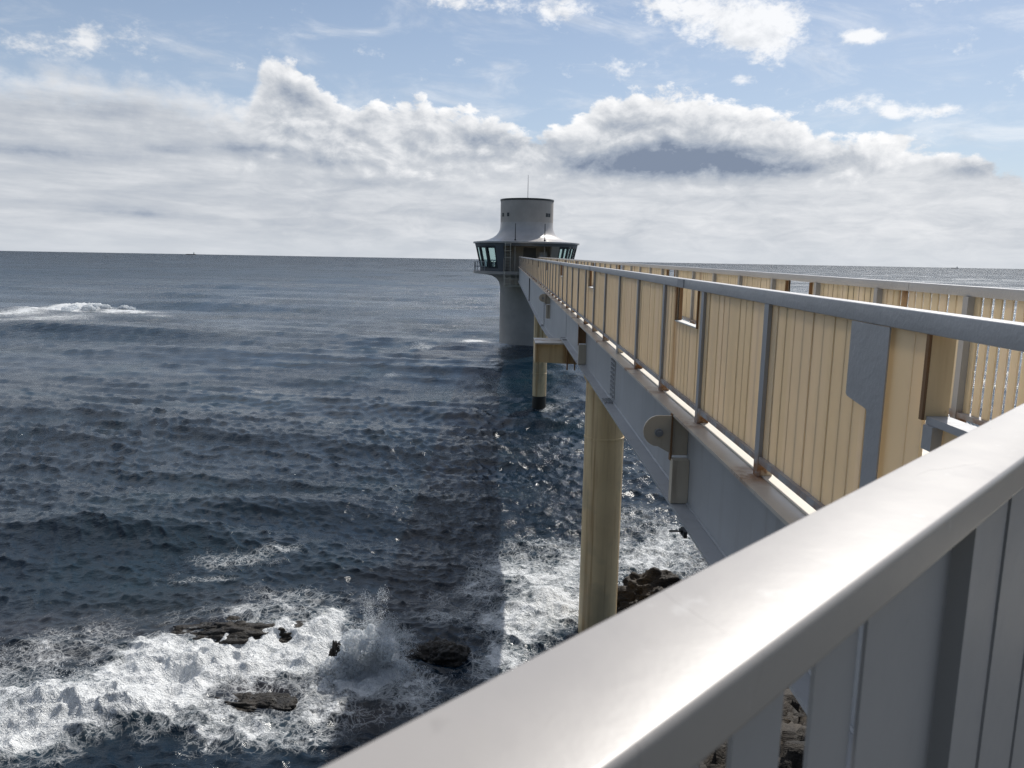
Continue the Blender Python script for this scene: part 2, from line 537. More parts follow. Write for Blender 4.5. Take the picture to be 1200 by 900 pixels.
mb = MB(); mb.box(1.52, 1.60, 1.83, 2.688, -0.572, -0.545, sl); mb.build('opening_sill', M_rail, left_rail)
mb = MB(); mb.box(1.507, 1.545, 2.62, 2.68, -0.66, -0.573, sl); mb.build('sill_bracket', M_rail, left_rail)
mb = MB()
for k in range(6): mb.box(1.552, 1.566, 1.84 + 0.138 * k, 1.84 + 0.138 * k + 0.108, -1.172, -0.574, sl)
mb.build('slat_panel', M_slat, left_rail)
mb = MB(); mb.box(1.502, 1.592, 1.83, 1.90, -1.27, -0.2525, sl); mb.build('post', M_post, left_rail)
mb = MB()
for k in range(8): mb.box(3.556, 3.57, 1.86 + 0.135 * k, 1.86 + 0.135 * k + 0.085, -1.172, -0.2515, sl)
mb.build('slat_panel', M_slat, right_rail)

# ------------------------------------------------------------------ handrail of the viewing platform, right in front
U = Vector((0.70711, 0.70711, 0)); NV = Vector((-0.70711, 0.70711, 0))     # along, and outwards over the sea


def along(t, c, z): return U * t + NV * (c * 0.70711) + Vector((0, 0, z))


fg = thing('handrail_fence', 'broad off-white handrail in front with sun glare and grey boards under it', 'fence', (0, 0, EYE))


def along_box(mb, t0, t1, c0, c1, z0, z1):
    mb.loft([[along(t, c, z) for c, z in ((c0, z0), (c1, z0), (c1, z1), (c0, z1))] for t in (t0, t1)])


pr = rrect(0.204, 0.307, -0.2075, -0.175, 0.0055, 6)
mb = MB(); mb.loft([[along(t, c, z) for c, z in pr] for t in (-1.6, 2.30)]); mb.build('handrail', M_handrail, fg, 50)
first = None
for t in (-1.35, -0.66, 0.766, 1.44, 2.08):
    if first is None:
        mb = MB(); along_box(mb, -0.010, 0.010, 0.2263, 0.295, -1.27, -0.208); first = mb.build('post', M_fencein, fg)
        first.location = U * t
    else: copy_part(first, fg, U * t)
tl = [(-1.30 + 0.099 * i, -1.30 + 0.099 * i + 0.094) for i in range(6)] + [(-0.62 + 0.1 * i, -0.62 + 0.1 * i + 0.094) for i in range(9)] + \
     [(0.290, 0.329), (0.356, 0.417), (0.473, 0.547), (0.5515, 0.754)] + [(0.779, 0.906), (0.910, 1.001)] + [(1.005 + 0.104 * i, 1.005 + 0.104 * i + 0.1) for i in range(4)] + [(1.455 + 0.1 * i, 1.455 + 0.1 * i + 0.096) for i in range(6)]
mb = MB()
for i, (a, c) in enumerate(tl):
    cc = 0.25 + (0.006 if i % 2 else 0.0) if a < 0.6 else 0.232 + 0.003 * (i % 2)
    along_box(mb, a, c, cc, cc + (0.004 if a < 0.6 else 0.016), -1.172, -0.208)
mb.build('slat_panel', M_fencein, fg)
mb = MB(); along_box(mb, -1.6, 2.26, 0.222, 0.282, -1.215, -1.1735); mb.build('bottom_rail', M_fencein, fg)

# the platform the camera stands on
mb = MB()
pts = [along(-1.7, 0.34, 0), along(2.32, 0.34, 0), Vector((3.75, 1.93, 0)), Vector((6.4, -1.0, 0)), Vector((6.4, -6, 0)), Vector((-5.5, -6, 0)), Vector((-4.6, -3.4, 0))]
mb.loft([[(p.x, p.y, z) for p in pts] for z in (EYE - 1.62, EYE - 1.272)])
structure(mb.build('platform', M_conc))
mb = MB(); mb.box(-2.6, 5.0, -5.8, -1.0, -0.5, EYE - 1.625); mb.box(0.6, 4.4, -1.0, 1.2, 2.0, EYE - 1.625)
o = mb.build('abutment', M_conc); tag(o, 'concrete abutment under the viewing platform at the shore end of footbridge', 'abutment')

# ------------------------------------------------------------------ piers
def pier(y, rad, cap_top, label, cap):
    p = thing('bridge_pier', label, 'pier', (BX, y, 0), 'round piers under the footbridge')
    top = cap_top if cap else zb(y, -2.77)
    mb = MB(); mb.lathe([(rad, -3), (rad, 0.35), (rad, 3.2), (rad, top - 0.02)], 0, 0, 48, caps=True)
    c = mb.build('column', M_pier1 if cap else M_pier2, p, 40)
    zr = 5.68 if cap else 2.2
    mb = MB(); mb.lathe([(rad + 0.001, zr - 0.03), (rad + 0.014, zr - 0.022), (rad + 0.014, zr + 0.022), (rad + 0.001, zr + 0.03)], 0, 0, 48)
    mb.build('weld_ring', M_pier1 if cap else M_pier2, c, 30)
    if cap:
        mb = MB(); mb.tube((rad - 0.02, -0.1, zr), (rad + 0.09, -0.14, zr + 0.02), 0.016)
        mb.build('ring_lug', M_white, c)
    if not cap:
        mb = MB(); mb.lathe([(rad + 0.012, -1), (rad + 0.014, 0.55), (rad + 0.002, 0.6)], 0, 0, 40); mb.build('tide_band', M_tide, c, 40)
    if cap:
        mb = MB()
        prof = [(-1.76, cap_top), (-1.76, cap_top - 0.45), (-0.62, cap_top - 0.50), (-0.5, cap_top - 0.95), (0.5, cap_top - 0.95), (0.62, cap_top - 0.5), (1.76, cap_top - 0.45), (1.76, cap_top)]
        mb.loft([[(x, yy, z) for x, z in prof] for yy in (-0.42, 0.42)])
        cb = mb.build('crosshead', M_pier1, p)
        mb = MB(); mb.box(-1.80, 1.80, -0.60, 0.60, cap_top + 0.002, cap_top + 0.035); mb.build('top_plate', M_flange, cb)
        mb = MB(); mb.box(-1.80, -1.763, -0.5, 0.5, cap_top - 0.47, cap_top - 0.001); mb.build('end_plate', M_pier1, cb)
        first = None
        for x in (-1.02, -0.84, -0.66, -0.48, 0.48, 0.66, 0.84, 1.02):
            if first is None:
                mb = MB(); mb.box(-0.012, 0.012, -0.56, -0.422, cap_top - 0.62, cap_top - 0.003)
                first = mb.build('rib', M_rust, cb); first.location = (x, 0, 0)
            else: copy_part(first, cb, (x, 0, 0))
        for x in (-1.0, 1.0):
            for yy in (-0.24, 0.3):
                mb = MB(); mb.box(x - 0.13, x + 0.13, yy - 0.1, yy + 0.1, cap_top + 0.036, cap_top + (0.086 if yy < 0 else 0.078)); mb.build('bearing', M_dark, cb)
    return p


def pier_material(name, zmark):
    mt = painted(name, (0.95, 0.72, 0.42), 0.5, 0.45, (0.40, 0.23, 0.08))
    g = G(mt.node_tree); b = mt.node_tree.nodes['Principled BSDF']
    old = b.inputs['Base Color'].links[0].from_socket
    pos = g.n('ShaderNodeNewGeometry').outputs['Position']
    st = g.noise(g.v('MULTIPLY', pos, (7.0, 7.0, 0.16)), 1.0, 4, 0.6)
    x, y, z = g.sep(pos)
    k = g.m('MULTIPLY', g.ss(st, 0.48, 0.68), 0.75)
    c = g.mix(k, old, (0.36, 0.18, 0.055))
    patch = g.m('MULTIPLY', g.ss(g.noise(pos, 0.8, 3), 0.5, 0.62), 0.5)
    c = g.mix(patch, c, (0.52, 0.42, 0.26))
    g.put(b.inputs['Base Color'], c)
    return mt


M_pier1 = pier_material('pier_coating', 5.7); M_pier2 = pier_material('outer_pier_coating', 2.2)
M_tide = painted('weed_band', (0.018, 0.016, 0.013), 0.5, 0.2, streak=False)
pier(18.75, 0.49, 8.03, 'thick cream stained pier with a crosshead close under the footbridge', True)
pier(53.2, 0.48, 8.0, 'slim cream pier standing in open water before the tower', False)

# ------------------------------------------------------------------ the observation tower
TX, TY = 2.42, 90.0
tw = thing('observation_tower', 'round grey tower with glazed gallery standing in the sea at the end of footbridge', 'tower', (TX, TY, 0))
mb = MB()
mb.lathe([(2.95, -4), (2.95, 0.0), (2.95, 6.6), (2.98, 7.0), (3.1, 7.45), (3.4, 7.85), (3.95, 8.15), (4.7, 8.32), (6.02, 8.42)], 0, 0, 96)
mb.build('column', M_tower, tw, 40)
mb = MB(); mb.lathe([(0.2, 8.421), (6.08, 8.421), (6.08, 8.70), (0.2, 8.70)], 0, 0, 96); mb.build('balcony_slab', M_tower, tw, 30)
RB, RT, ZB0, ZT0 = 5.22, 5.92, 8.72, 11.80          # gallery wall leans outwards
gr = lambda z: RB + (RT - RB) * (z - ZB0) / (ZT0 - ZB0)
# sill wall and head band round the gallery, open at the front entrance
AE = R(27)
mb = MB(); mb.lathe([(gr(8.702), 8.702), (gr(9.02), 9.02), (gr(9.02) - 0.12, 9.02), (gr(8.702) - 0.12, 8.702)], 0, 0, 72, AE, 2 * math.pi - AE)
mb.build('sill_wall', M_panelg, tw, 30)
mb = MB(); mb.lathe([(gr(11.5), 11.5), (RT, 11.8), (RT - 0.14, 11.8), (gr(11.5) - 0.14, 11.5), (gr(11.5), 11.5)], 0, 0, 96, 0, 2 * math.pi)
mb.build('head_band', M_panelg, tw, 30)
# windows
NW = 19; W0, W1 = R(37), R(323)
for k in range(NW):
    a0, a1 = W0 + (W1 - W0) * k / NW, W0 + (W1 - W0) * (k + 1) / NW
    P = lambda a, z, d=0.0: (math.sin(a) * (gr(z) - d), -math.cos(a) * (gr(z) - d), z)
    mb = MB()
    za, zc = 9.021, 11.498
    dm = 0.030
    for (b0, b1, q0, q1) in ((a0, a0 + dm, za, zc), (a1 - dm, a1, za, zc), (a0 + dm, a1 - dm, za, za + 0.12), (a0 + dm, a1 - dm, zc - 0.14, zc)):
        mb.loft([[P(b0, q, 0.0), P(b1, q, 0.0), P(b1, q, 0.13), P(b0, q, 0.13)] for q in (q0, q1)])
    fr_ = mb.build('window', M_dark, tw)
    mb = MB(); mb.loft([[P(a0 + dm, q, 0.06), P(a1 - dm, q, 0.06), P(a1 - dm, q, 0.075), P(a0 + dm, q, 0.075)] for q in (za + 0.121, zc - 0.141)])
    mb.build('pane', M_glass, fr_)
# solid panels beside the entrance
for s0, s1 in ((AE, W0), (2 * math.pi - W0, 2 * math.pi - AE)):
    mb = MB(); mb.lathe([(gr(9.021), 9.021), (gr(11.499), 11.499), (gr(11.499) - 0.1, 11.499), (gr(9.021) - 0.1, 9.021), (gr(9.021), 9.021)], 0, 0, 6, s0, s1)
    mb.build('wall_panel', M_panelg if s0 > 3 else M_entry, tw)
# recessed entrance
mb = MB(); mb.box(-2.55, 2.55, -3.55, -3.40, 8.71, 11.79)
mb.box(-2.62, -2.5, -4.9, -3.56, 8.71, 11.79); mb.box(2.5, 2.62, -4.9, -3.56, 8.71, 11.79)
mb.build('entrance_wall', M_entry, tw)
mb = MB(); mb.box(-0.42, 1.0, -3.60, -3.552, 9.2, 11.35); dr = mb.build('door', M_dark, tw)
mb = MB(); mb.box(-0.52, -0.42, -3.63, -3.552, 9.2, 11.42); mb.box(1.0, 1.1, -3.63, -3.552, 9.2, 11.42); mb.box(-0.42, 1.0, -3.63, -3.552, 11.35, 11.42); mb.build('door_frame', M_entry, dr)
mb = MB(); mb.lathe([(1.9, 8.71), (1.9, 11.79)], 0, 0.4, 32); mb.build('core', M_panelg, tw, 40)
# people-high counters inside the gallery
for a in np.linspace(R(50), R(310), 14):
    if abs(math.sin(a * 5)) < 0.35: continue
    x, y = math.sin(a) * 4.2, -math.cos(a) * 4.2
    mb = MB(); mb.box(x - 0.35, x + 0.35, y - 0.2, y + 0.2, 8.71, 9.75); mb.build('display_stand', M_dark, tw)
mb = MB(); mb.lathe([(0.1, 11.801), (6.10, 11.801), (6.12, 11.90), (6.10, 11.985), (5.6, 12.04), (5.0, 12.12), (4.4, 12.26), (3.9, 12.47), (3.5, 12.74), (3.24, 13.06), (3.08, 13.42), (3.02, 13.85), (3.02, 14.2)], 0, 0, 128)
mb.build('roof', M_roof, tw, 25)
mb = MB(); mb.lathe([(3.02, 14.2), (3.02, 16.66), (0.05, 16.66)], 0, 0, 96); up = mb.build('drum', M_tower, tw, 40)
mb = MB(); mb.lathe([(3.022, 16.58), (3.07, 16.60), (3.07, 16.78), (2.8, 16.78), (2.8, 16.665)], 0, 0, 96); mb.build('coping', M_dark, up, 30)
for ax in (-2.68, -2.15, 2.18, 2.45):
    yy = -math.sqrt(3.02 ** 2 - ax * ax)
    mb = MB(); mb.box(-0.16, 0.16, -0.03, 0.12, -0.20, 0.20); w = mb.build('vent_window', M_dark, up)
    w.location = (ax, yy, 15.0); w.rotation_euler.z = math.atan2(ax, 3.0) * 1.15
mb = MB(); mb.tube((0.05, -0.5, 16.66), (0.05, -0.5, 18.6), 0.035, 0.03, 8); mb.tube((0.05, -0.5, 18.6), (0.05, -0.5, 19.5), 0.028, 0.02, 6); mb.build('antenna', M_steel, tw)
# access ladder with its cage and landing
mb = MB()
for x in (-2.42, -1.85):
    mb.tube((x, -5.75, 7.25), (x, -5.75, 12.0), 0.028, n=6)
for z in np.arange(7.4, 12.0, 0.32): mb.tube((-2.42, -5.75, z), (-1.85, -5.75, z), 0.014, n=6)
ld = mb.build('ladder', M_ladder, tw)
mb = MB()
for z in (10.2, 11.0, 11.7):
    for i in range(10):
        t0, t1 = math.pi * i / 10, math.pi * (i + 1) / 10
        mb.tube((-2.135 + 0.36 * math.cos(t0), -5.75 - 0.5 * math.sin(t0), z), (-2.135 + 0.36 * math.cos(t1), -5.75 - 0.5 * math.sin(t1), z), 0.02, n=5)
mb.build('cage', M_ladder, ld)
mb = MB()
for x in (-2.5, -1.2, -0.2):
    mb.tube((x, -6.3, 7.2), (x, -6.3, 8.75), 0.03, n=6)
for z in (7.2, 7.95, 8.7): mb.tube((-2.5, -6.3, z), (-0.2, -6.3, z), 0.03, n=6)
mb.box(-2.5, -0.2, -6.3, -2.9, 7.12, 7.18); mb.build('landing', M_ladder, ld)
# balcony railing on the seaward left
mb = MB(); an = [R(180 + 8 * i) for i in range(1, 17)]
for a in an: mb.tube((-5.95 * abs(math.sin(a)), -5.95 * math.cos(a - math.pi) if False else 5.95 * math.cos(a - math.pi) * 1.0, 8.7), (-5.95 * abs(math.sin(a)), 5.95 * math.cos(a - math.pi), 9.75), 0.04, n=6)
for z in (9.2, 9.72):
    for a0, a1 in zip(an[:-1], an[1:]):
        mb.tube((-5.95 * abs(math.sin(a0)), 5.95 * math.cos(a0 - math.pi), z), (-5.95 * abs(math.sin(a1)), 5.95 * math.cos(a1 - math.pi), z), 0.03, n=6)
mb.build('balcony_rail', M_steel, tw)

bx_ = thing('utility_box', 'pale cabinet on legs beside the dark entrance door of tower', 'cabinet', (TX + 1.75, TY - 4.55, 8.71))
mb = MB(); mb.box(-0.42, 0.42, -0.2, 0.2, 1.05, 2.15); c_ = mb.build('cabinet', M_entry, bx_)
mb = MB(); mb.box(-0.3, 0.3, -0.21, -0.201, 1.4, 1.9); mb.build('panel', M_steel, c_)
for x in (-0.36, 0.36):
    mb = MB(); mb.box(x - 0.03, x + 0.03, -0.1, 0.1, 0, 1.049); mb.build('leg', M_steel, bx_)
for x, lab in ((1.07, 'thin lamp post left of the tower entrance at the end of footbridge'), (4.28, 'thin lamp post right of the tower entrance at the end of footbridge')):
    lp = thing('lamp_post', lab, 'lamp post', (x, 84.9, 8.7), 'lamp posts at the tower entrance')
    mb = MB(); mb.tube((0, 0, -0.3), (0, 0, 3.4), 0.09, 0.075, 10); mb.build('pole', M_entry, lp, 40)
    mb = MB(); mb.tube((0, 0, 3.4), (0, 0, 5.2), 0.055, 0.04, 8); mb.tube((0, 0, 3.36), (0, 0, 3.52), 0.11, 0.10, 10); mb.build('mast_tip', M_dark, lp, 40)

# ------------------------------------------------------------------ far ships
def ship(az, dist, L, label):
    x, y = math.sin(R(az)) * dist, math.cos(R(az)) * dist
    s = thing('cargo_ship', label, 'ship', (x, y, 0), 'ships on the horizon')
    h = MB(); pr = [(-L / 2, 0.14 * L * .5), (-L / 2 + 0.02 * L, -1), (L / 2 - 0.06 * L, -1), (L / 2, 0.16 * L * .5)]
    h.loft([[(a, yy, c) for a, c in pr] for yy in (-L * 0.07, L * 0.07)]); h.build('hull', M_dark, s)
    t = MB(); t.box(L * 0.27, L * 0.36, -L * 0.06, L * 0.06, L * 0.06, L * 0.22); t.box(L * 0.3, L * 0.33, -L * 0.02, L * 0.02, L * 0.22, L * 0.3); t.build('bridge_house', M_white, s)
    c = MB()
    for k in range(5): c.box(-L * 0.4 + k * 0.12 * L, -L * 0.31 + k * 0.12 * L, -L * 0.05, L * 0.05, L * 0.05, L * 0.085)
    c.build('hatch', M_steel, s)


ship(-21.9, 11000, 130, 'tiny cargo ship on the horizon left of the tower')
ship(30.2, 12000, 95, 'tiny cargo ship on the glittering horizon right of the tower')

# ------------------------------------------------------------------ numpy value noise (for shapes only)
PERM = RNG.permutation(512)
VAL = RNG.random(512)


def vnoise(x, y, z=None):
    z = np.zeros_like(x) if z is None else z
    xi, yi, zi = np.floor(x).astype(int), np.floor(y).astype(int), np.floor(z).astype(int)
    fx, fy, fz = x - xi, y - yi, z - zi
    fx, fy, fz = (t * t * t * (t * (t * 6 - 15) + 10) for t in (fx, fy, fz))
    def h(a, b, c): return VAL[(PERM[(PERM[(PERM[a & 511] + b) & 511] + c) & 511])]
    r = 0
    for dx in (0, 1):
        for dy in (0, 1):
            for dz in (0, 1):
                w = (fx if dx else 1 - fx) * (fy if dy else 1 - fy) * (fz if dz else 1 - fz)
                r = r + w * h(xi + dx, yi + dy, zi + dz)
    return r


def fbm(x, y, z=None, o=5, g=0.5, l=2.03):
    a, s, t = 1.0, 0.0, 0.0
    z = np.zeros_like(x) if z is None else z
    for i in range(o):
        s = s + a * vnoise(x + 17.3 * i, y + 9.1 * i, z + 5.7 * i); t += a; a *= g; x = x * l; y = y * l; z = z * l
    return s / t


# ------------------------------------------------------------------ foam map (surveyed in metres on the water)
BLOBS = []


def foam(px, py, rx, ry, amp):
    cx, cy = sea_at(px, py); ax, ay = sea_at(px + rx, py); bx, by = sea_at(px, py - ry); dx, dy = sea_at(px, py + ry)
    BLOBS.append((cx, cy, abs(ax - cx), (abs(by - dy)) / 2, amp))


for q in ((20, 885, 60, 20, 1.0), (90, 862, 60, 16, 1.0), (160, 845, 50, 15, 0.95), (205, 828, 34, 12, 0.9), (175, 785, 40, 16, 0.75), (235, 790, 45, 16, 0.95),
          (290, 782, 45, 14, 0.95), (340, 792, 36, 16, 0.9), (372, 760, 24, 24, 0.85), (130, 815, 50, 18, 0.45), (300, 740, 90, 18, 0.42), (280, 880, 110, 22, 0.56),
          (380, 840, 50, 40, 0.52), (430, 812, 48, 26, 0.8), (437, 775, 32, 26, 0.7), (470, 830, 50, 26, 0.5), (40, 790, 50, 60, 0.38), (110, 770, 40, 40, 0.30),
          (350, 715, 60, 14, 0.42), (280, 668, 55, 9, 0.40), (330, 660, 26, 5, 0.5), (245, 690, 40, 6, 0.35),
          (610, 745, 45, 28, 0.72), (650, 722, 40, 20, 0.78), (590, 790, 30, 30, 0.66), (640, 685, 70, 18, 0.62), (600, 665, 50, 16, 0.5), (690, 665, 50, 22, 0.55),
          (770, 655, 60, 22, 0.6), (800, 630, 40, 14, 0.5), (515, 735, 40, 12, 0.45), (520, 705, 50, 10, 0.3), (740, 610, 50, 20, 0.36), (640, 640, 60, 12, 0.38), (560, 690, 20, 40, 0.4),
          (250, 800, 95, 22, 0.95), (330, 775, 64, 20, 0.95), (120, 852, 115, 24, 1.0), (180, 818, 66, 20, 0.85), (60, 870, 80, 30, 1.0),
          (850, 890, 60, 40, 0.6), (930, 860, 60, 40, 0.5),
          (105, 361, 34, 3.6, 1.0), (62, 364, 30, 3.0, 0.8), (150, 365, 40, 1.5, 0.75), (20, 369, 40, 4, 0.62), (70, 374, 50, 5, 0.5), (10, 379, 40, 4, 0.5), (185, 369, 20, 1.2, 0.5),
          (556, 405, 14, 2.5, 0.9), (585, 408, 16, 3, 0.7), (616, 401, 9, 2.0, 0.9), (495, 409, 16, 2.2, 0.55), (455, 437, 9, 2, 0.4), (395, 493, 8, 2, 0.38), (560, 430, 12, 2, 0.35), (300, 452, 10, 2, 0.36), (640, 476, 14, 3, 0.4)):
    foam(*q)


def foam_at(x, y):
    """solid-body density of foam, soft union of the surveyed patches"""
    wx = x + 0.5 * (fbm(x * 0.7, y * 0.7, o=4) - 0.5) * 2; wy = y + 0.5 * (fbm(x * 0.7 + 31, y * 0.7 + 7, o=4) - 0.5) * 2
    F = np.zeros_like(x)
    for cx, cy, rx, ry, a in BLOBS:
        d2 = ((wx - cx) / rx) ** 2 + ((wy - cy) / ry) ** 2
        msk = d2 < 9
        if msk.any():
            t = np.zeros_like(x); t[msk] = a * np.exp(-d2[msk] * 0.7)
            F = np.maximum(F, t) + 0.25 * np.minimum(F, t)
    return np.clip(F, 0, 1)


# ------------------------------------------------------------------ sea
def wave_set():
    w = []
    r = np.random.default_rng(5)
    main = R(258)                         # travelling towards the shore, slightly leftwards
    lam = np.concatenate([np.geomspace(0.26, 1.2, 46), np.geomspace(1.25, 4.0, 30), np.geomspace(4.3, 19.0, 16), np.geomspace(21.0, 75.0, 10)])
    for L in lam:
        sp = 0.75 if L < 1.2 else 0.5 if L < 4 else 0.26
        th = main + r.normal(0, sp)
        k = 2 * math.pi / L
        st = 0.092 if L < 0.7 else 0.068 if L < 1.2 else 0.048 if L < 2.6 else 0.035 if L < 4 else 0.033 if L < 20 else 0.018
        a = st / k * r.uniform(0.6, 1.35)
        w.append((k * math.cos(th), k * math.sin(th), a, r.uniform(0, 6.283), L))
    return w


WAVES = wave_set()


def sea_surface(x, y, cell):
    dx = np.zeros_like(x); dy = np.zeros_like(x); z = np.zeros_like(x)
    # gusts: patches of smoother and rougher water
    gust = 0.62 + 0.76 * fbm(x * 0.085, y * 0.05, o=3)
    shelter = np.clip(0.50 + (np.hypot(x, y) - 16) / 60, 0.50, 1.0)          # the ledges damp the chop inshore
    for kx, ky, a, ph, L in WAVES:
        fade = np.clip((L / np.maximum(cell, 1e-4) - 0.7) / 1.6, 0, 1)
        t = kx * x + ky * y + ph
        k = math.hypot(kx, ky); s, c = np.sin(t), np.cos(t)
        aa = a * fade * (gust if L < 5 else 1.0) * (shelter if 0.45 < L < 4.5 else 1.0)
        z += aa * c; q = 0.85 if L < 8 else 0.6
        dx -= q * aa * kx / k * s; dy -= q * aa * ky / k * s
    return dx, dy, z


def mound(x, y, px, py, rx, ry, h):
    cx, cy = sea_at(px, py)
    return h * np.exp(-((x - cx) / rx) ** 2 - ((y - cy) / ry) ** 2)


def grid_mesh(name, X, Y, Z, mat, attr=None):
    n, m = X.shape
    co = np.stack([X, Y, Z], -1).reshape(-1, 3).astype(np.float32)
    idx = np.arange(n * m).reshape(n, m)
    q = np.stack([idx[:-1, :-1], idx[:-1, 1:], idx[1:, 1:], idx[1:, :-1]], -1).reshape(-1, 4).astype(np.int32)
    me = bpy.data.meshes.new(name)
    me.vertices.add(len(co)); me.vertices.foreach_set('co', co.ravel())
    me.loops.add(q.size); me.loops.foreach_set('vertex_index', q.ravel())
    me.polygons.add(len(q)); me.polygons.foreach_set('loop_start', np.arange(0, q.size, 4, dtype=np.int32))
    me.polygons.foreach_set('use_smooth', np.ones(len(q), bool))
    me.update(calc_edges=True)
    for k, v in (attr or {}).items():
        at = me.attributes.new(k, 'FLOAT', 'POINT'); at.data.foreach_set('value', v.ravel().astype(np.float32))
    me.materials.append(mat)
    o = bpy.data.objects.new(name, me); COL.objects.link(o)
    return o


def sea_material():
    mt, g, b = material('sea_water')
    nt = mt.node_tree
    pos = g.n('ShaderNodeNewGeometry').outputs['Position']
    at = g.n('ShaderNodeAttribute', attribute_name='foam').outputs['Fac']
    dist = g.v('LENGTH', g.v('SUBTRACT', pos, (0.0, 0.0, EYE)))
    p2 = g.v('MULTIPLY', pos, (1.0, 1.0, 0.35))
    # lace: thin membranes between bubbles, in three sizes, torn by a warp
    warp = g.v('SCALE', g.v('SUBTRACT', g.noise(p2, 1.3, 4, 0.6, col=True), (0.5, 0.5, 0.5)), None)
    warp.node.inputs['Scale'].default_value = 0.55
    q = g.v('ADD', p2, warp)
    e1 = g.voro(g.v('MULTIPLY', q, (1.0, 0.8, 1.0)), 2.1, 'DISTANCE_TO_EDGE')
    e2 = g.voro(q, 5.2, 'DISTANCE_TO_EDGE')
    n1 = g.m('ADD', g.m('MULTIPLY', g.noise(q, 1.5, 7, 0.66), g.lin(dist, 30, 90, 1.0, 0.45)), g.m('MULTIPLY', g.noise(q, 0.30, 6, 0.66), g.lin(dist, 30, 90, 0.0, 0.55))); n2 = g.noise(q, 6.5, 5, 0.62); n3 = g.noise(q, 24.0, 3, 0.6)
    rid = g.m('ABSOLUTE', g.m('SUBTRACT', g.noise(q, 2.4, 6, 0.6, 0.6), 0.5))
    w = g.m('MULTIPLY', at, 0.17)
    l1 = g.m('SUBTRACT', 1.0, g.ss(e1, 0.0, g.m('MAXIMUM', w, 0.001)))
    l2 = g.m('SUBTRACT', 1.0, g.ss(e2, 0.0, g.m('MAXIMUM', g.m('MULTIPLY', at, 0.30), 0.001)))
    l3 = g.m('SUBTRACT', 1.0, g.ss(rid, 0.0, g.m('MAXIMUM', g.m('MULTIPLY', at, 0.075), 0.001)))
    lace = g.m('MAXIMUM', g.m('MULTIPLY', l1, 0.6), g.m('MAXIMUM', g.m('MULTIPLY', l2, 0.42), g.m('MULTIPLY', l3, 0.6)))
    lace = g.m('MULTIPLY', lace, g.ss(g.m('ADD', at, g.m('MULTIPLY', g.m('SUBTRACT', n1, 0.5), 1.1)), 0.10, 0.46))
    body = g.ss(g.m('ADD', g.m('ADD', at, g.m('MULTIPLY', g.m('SUBTRACT', n1, 0.5), 1.35)), g.m('MULTIPLY', g.m('SUBTRACT', n2, 0.5), 0.7)), 0.41, 0.70)
    milk = g.m('MULTIPLY', g.ss(g.m('ADD', at, g.m('MULTIPLY', g.m('SUBTRACT', n1, 0.5), 1.5)), 0.30, 1.0), 0.24)
    F = g.m('MAXIMUM', g.m('MAXIMUM', body, lace), milk)
    F = g.m('MULTIPLY', F, g.lin(n3, 0.25, 0.6, 0.72, 1.0))
    # scattered tiny flecks on crests in open water
    fl = g.m('MULTIPLY', g.ss(g.noise(pos, 0.33, 5, 0.6), 0.70, 0.76), g.ss(n2, 0.52, 0.66))
    F = g.m('MAXIMUM', F, g.m('MULTIPLY', fl, 0.6))
    sub = g.ss(at, 0.12, 0.8)
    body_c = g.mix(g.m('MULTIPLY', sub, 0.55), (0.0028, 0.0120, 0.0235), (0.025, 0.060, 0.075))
    body_c = g.mix(g.m('MULTIPLY', g.ss(dist, 45, 170), g.m('SUBTRACT', 1.0, sub)), body_c, (0.0105, 0.038, 0.071))  # base colour painted lighter and bluer with distance from the eye, like haze
    shl = g.n('ShaderNodeAttribute', attribute_name='shoal').outputs['Fac']
    body_c = g.mix(g.m('MULTIPLY', shl, g.lin(n1, 0.3, 0.7, 0.4, 1.0)), body_c, (0.035, 0.027, 0.027))
    shoal = g.ss(g.noise(pos, 0.12, 3), 0.45, 0.75)
    body_c = g.mix(g.m('MULTIPLY', shoal, 0.5), body_c, (0.006, 0.030, 0.042))
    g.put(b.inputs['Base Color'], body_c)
    b.inputs['IOR'].default_value = 1.333
    g.put(b.inputs['Roughness'], g.lin(dist, 30, 420, 0.09, 0.37))
    # ripples finer than the mesh; farther out longer ripples take over, each as steep as real chop
    near = g.m('SUBTRACT', 1.0, g.ss(dist, 25, 110))
    r1 = g.noise(g.v('MULTIPLY', pos, (0.8, 1.3, 1)), 6.5, 4, 0.6)
    r2 = g.noise(g.v('MULTIPLY', pos, (0.5, 1.25, 1)), 1.3, 6, 0.66)
    r3 = g.noise(g.v('MULTIPLY', pos, (0.30, 1.0, 1)), 0.22, 8, 0.72)
    r4 = g.noise(g.v('MULTIPLY', pos, (0.22, 1.0, 1)), 0.012, 7, 0.62)
    foot = g.m('MULTIPLY', dist, dist)
    h = g.m('ADD', g.m('MULTIPLY', r1, g.m('MULTIPLY', near, 0.085)), g.m('MULTIPLY', r2, g.m('MULTIPLY_ADD', g.m('MULTIPLY', g.m('MINIMUM', foot, 12000.0), 0.00006), g.ss(dist, 45, 150), 0.055)))
    h = g.m('ADD', h, g.m('MULTIPLY', r3, g.m('MULTIPLY', g.m('MULTIPLY', foot, 0.000025), g.ss(dist, 60, 220))))
    h = g.m('ADD', h, g.m('MULTIPLY', r4, g.m('MULTIPLY', g.m('MULTIPLY', foot, 0.00004), g.ss(dist, 150, 700))))
    gust = g.ss(g.noise(pos, 0.010, 12, 0.80), 0.40, 0.60)
    gust2 = g.ss(g.noise(g.v('MULTIPLY', pos, (0.6, 1.0, 1.0)), 0.06, 9, 0.74), 0.40, 0.60)
    gs = g.m('ADD', g.m('MULTIPLY', gust, 0.5), g.m('MULTIPLY', gust2, 0.5))
    nrm = g.bump(h, g.lin(gs, 0.15, 0.85, 0.25, 1.05), 1.0)
    g.put(b.inputs['Normal'], nrm)
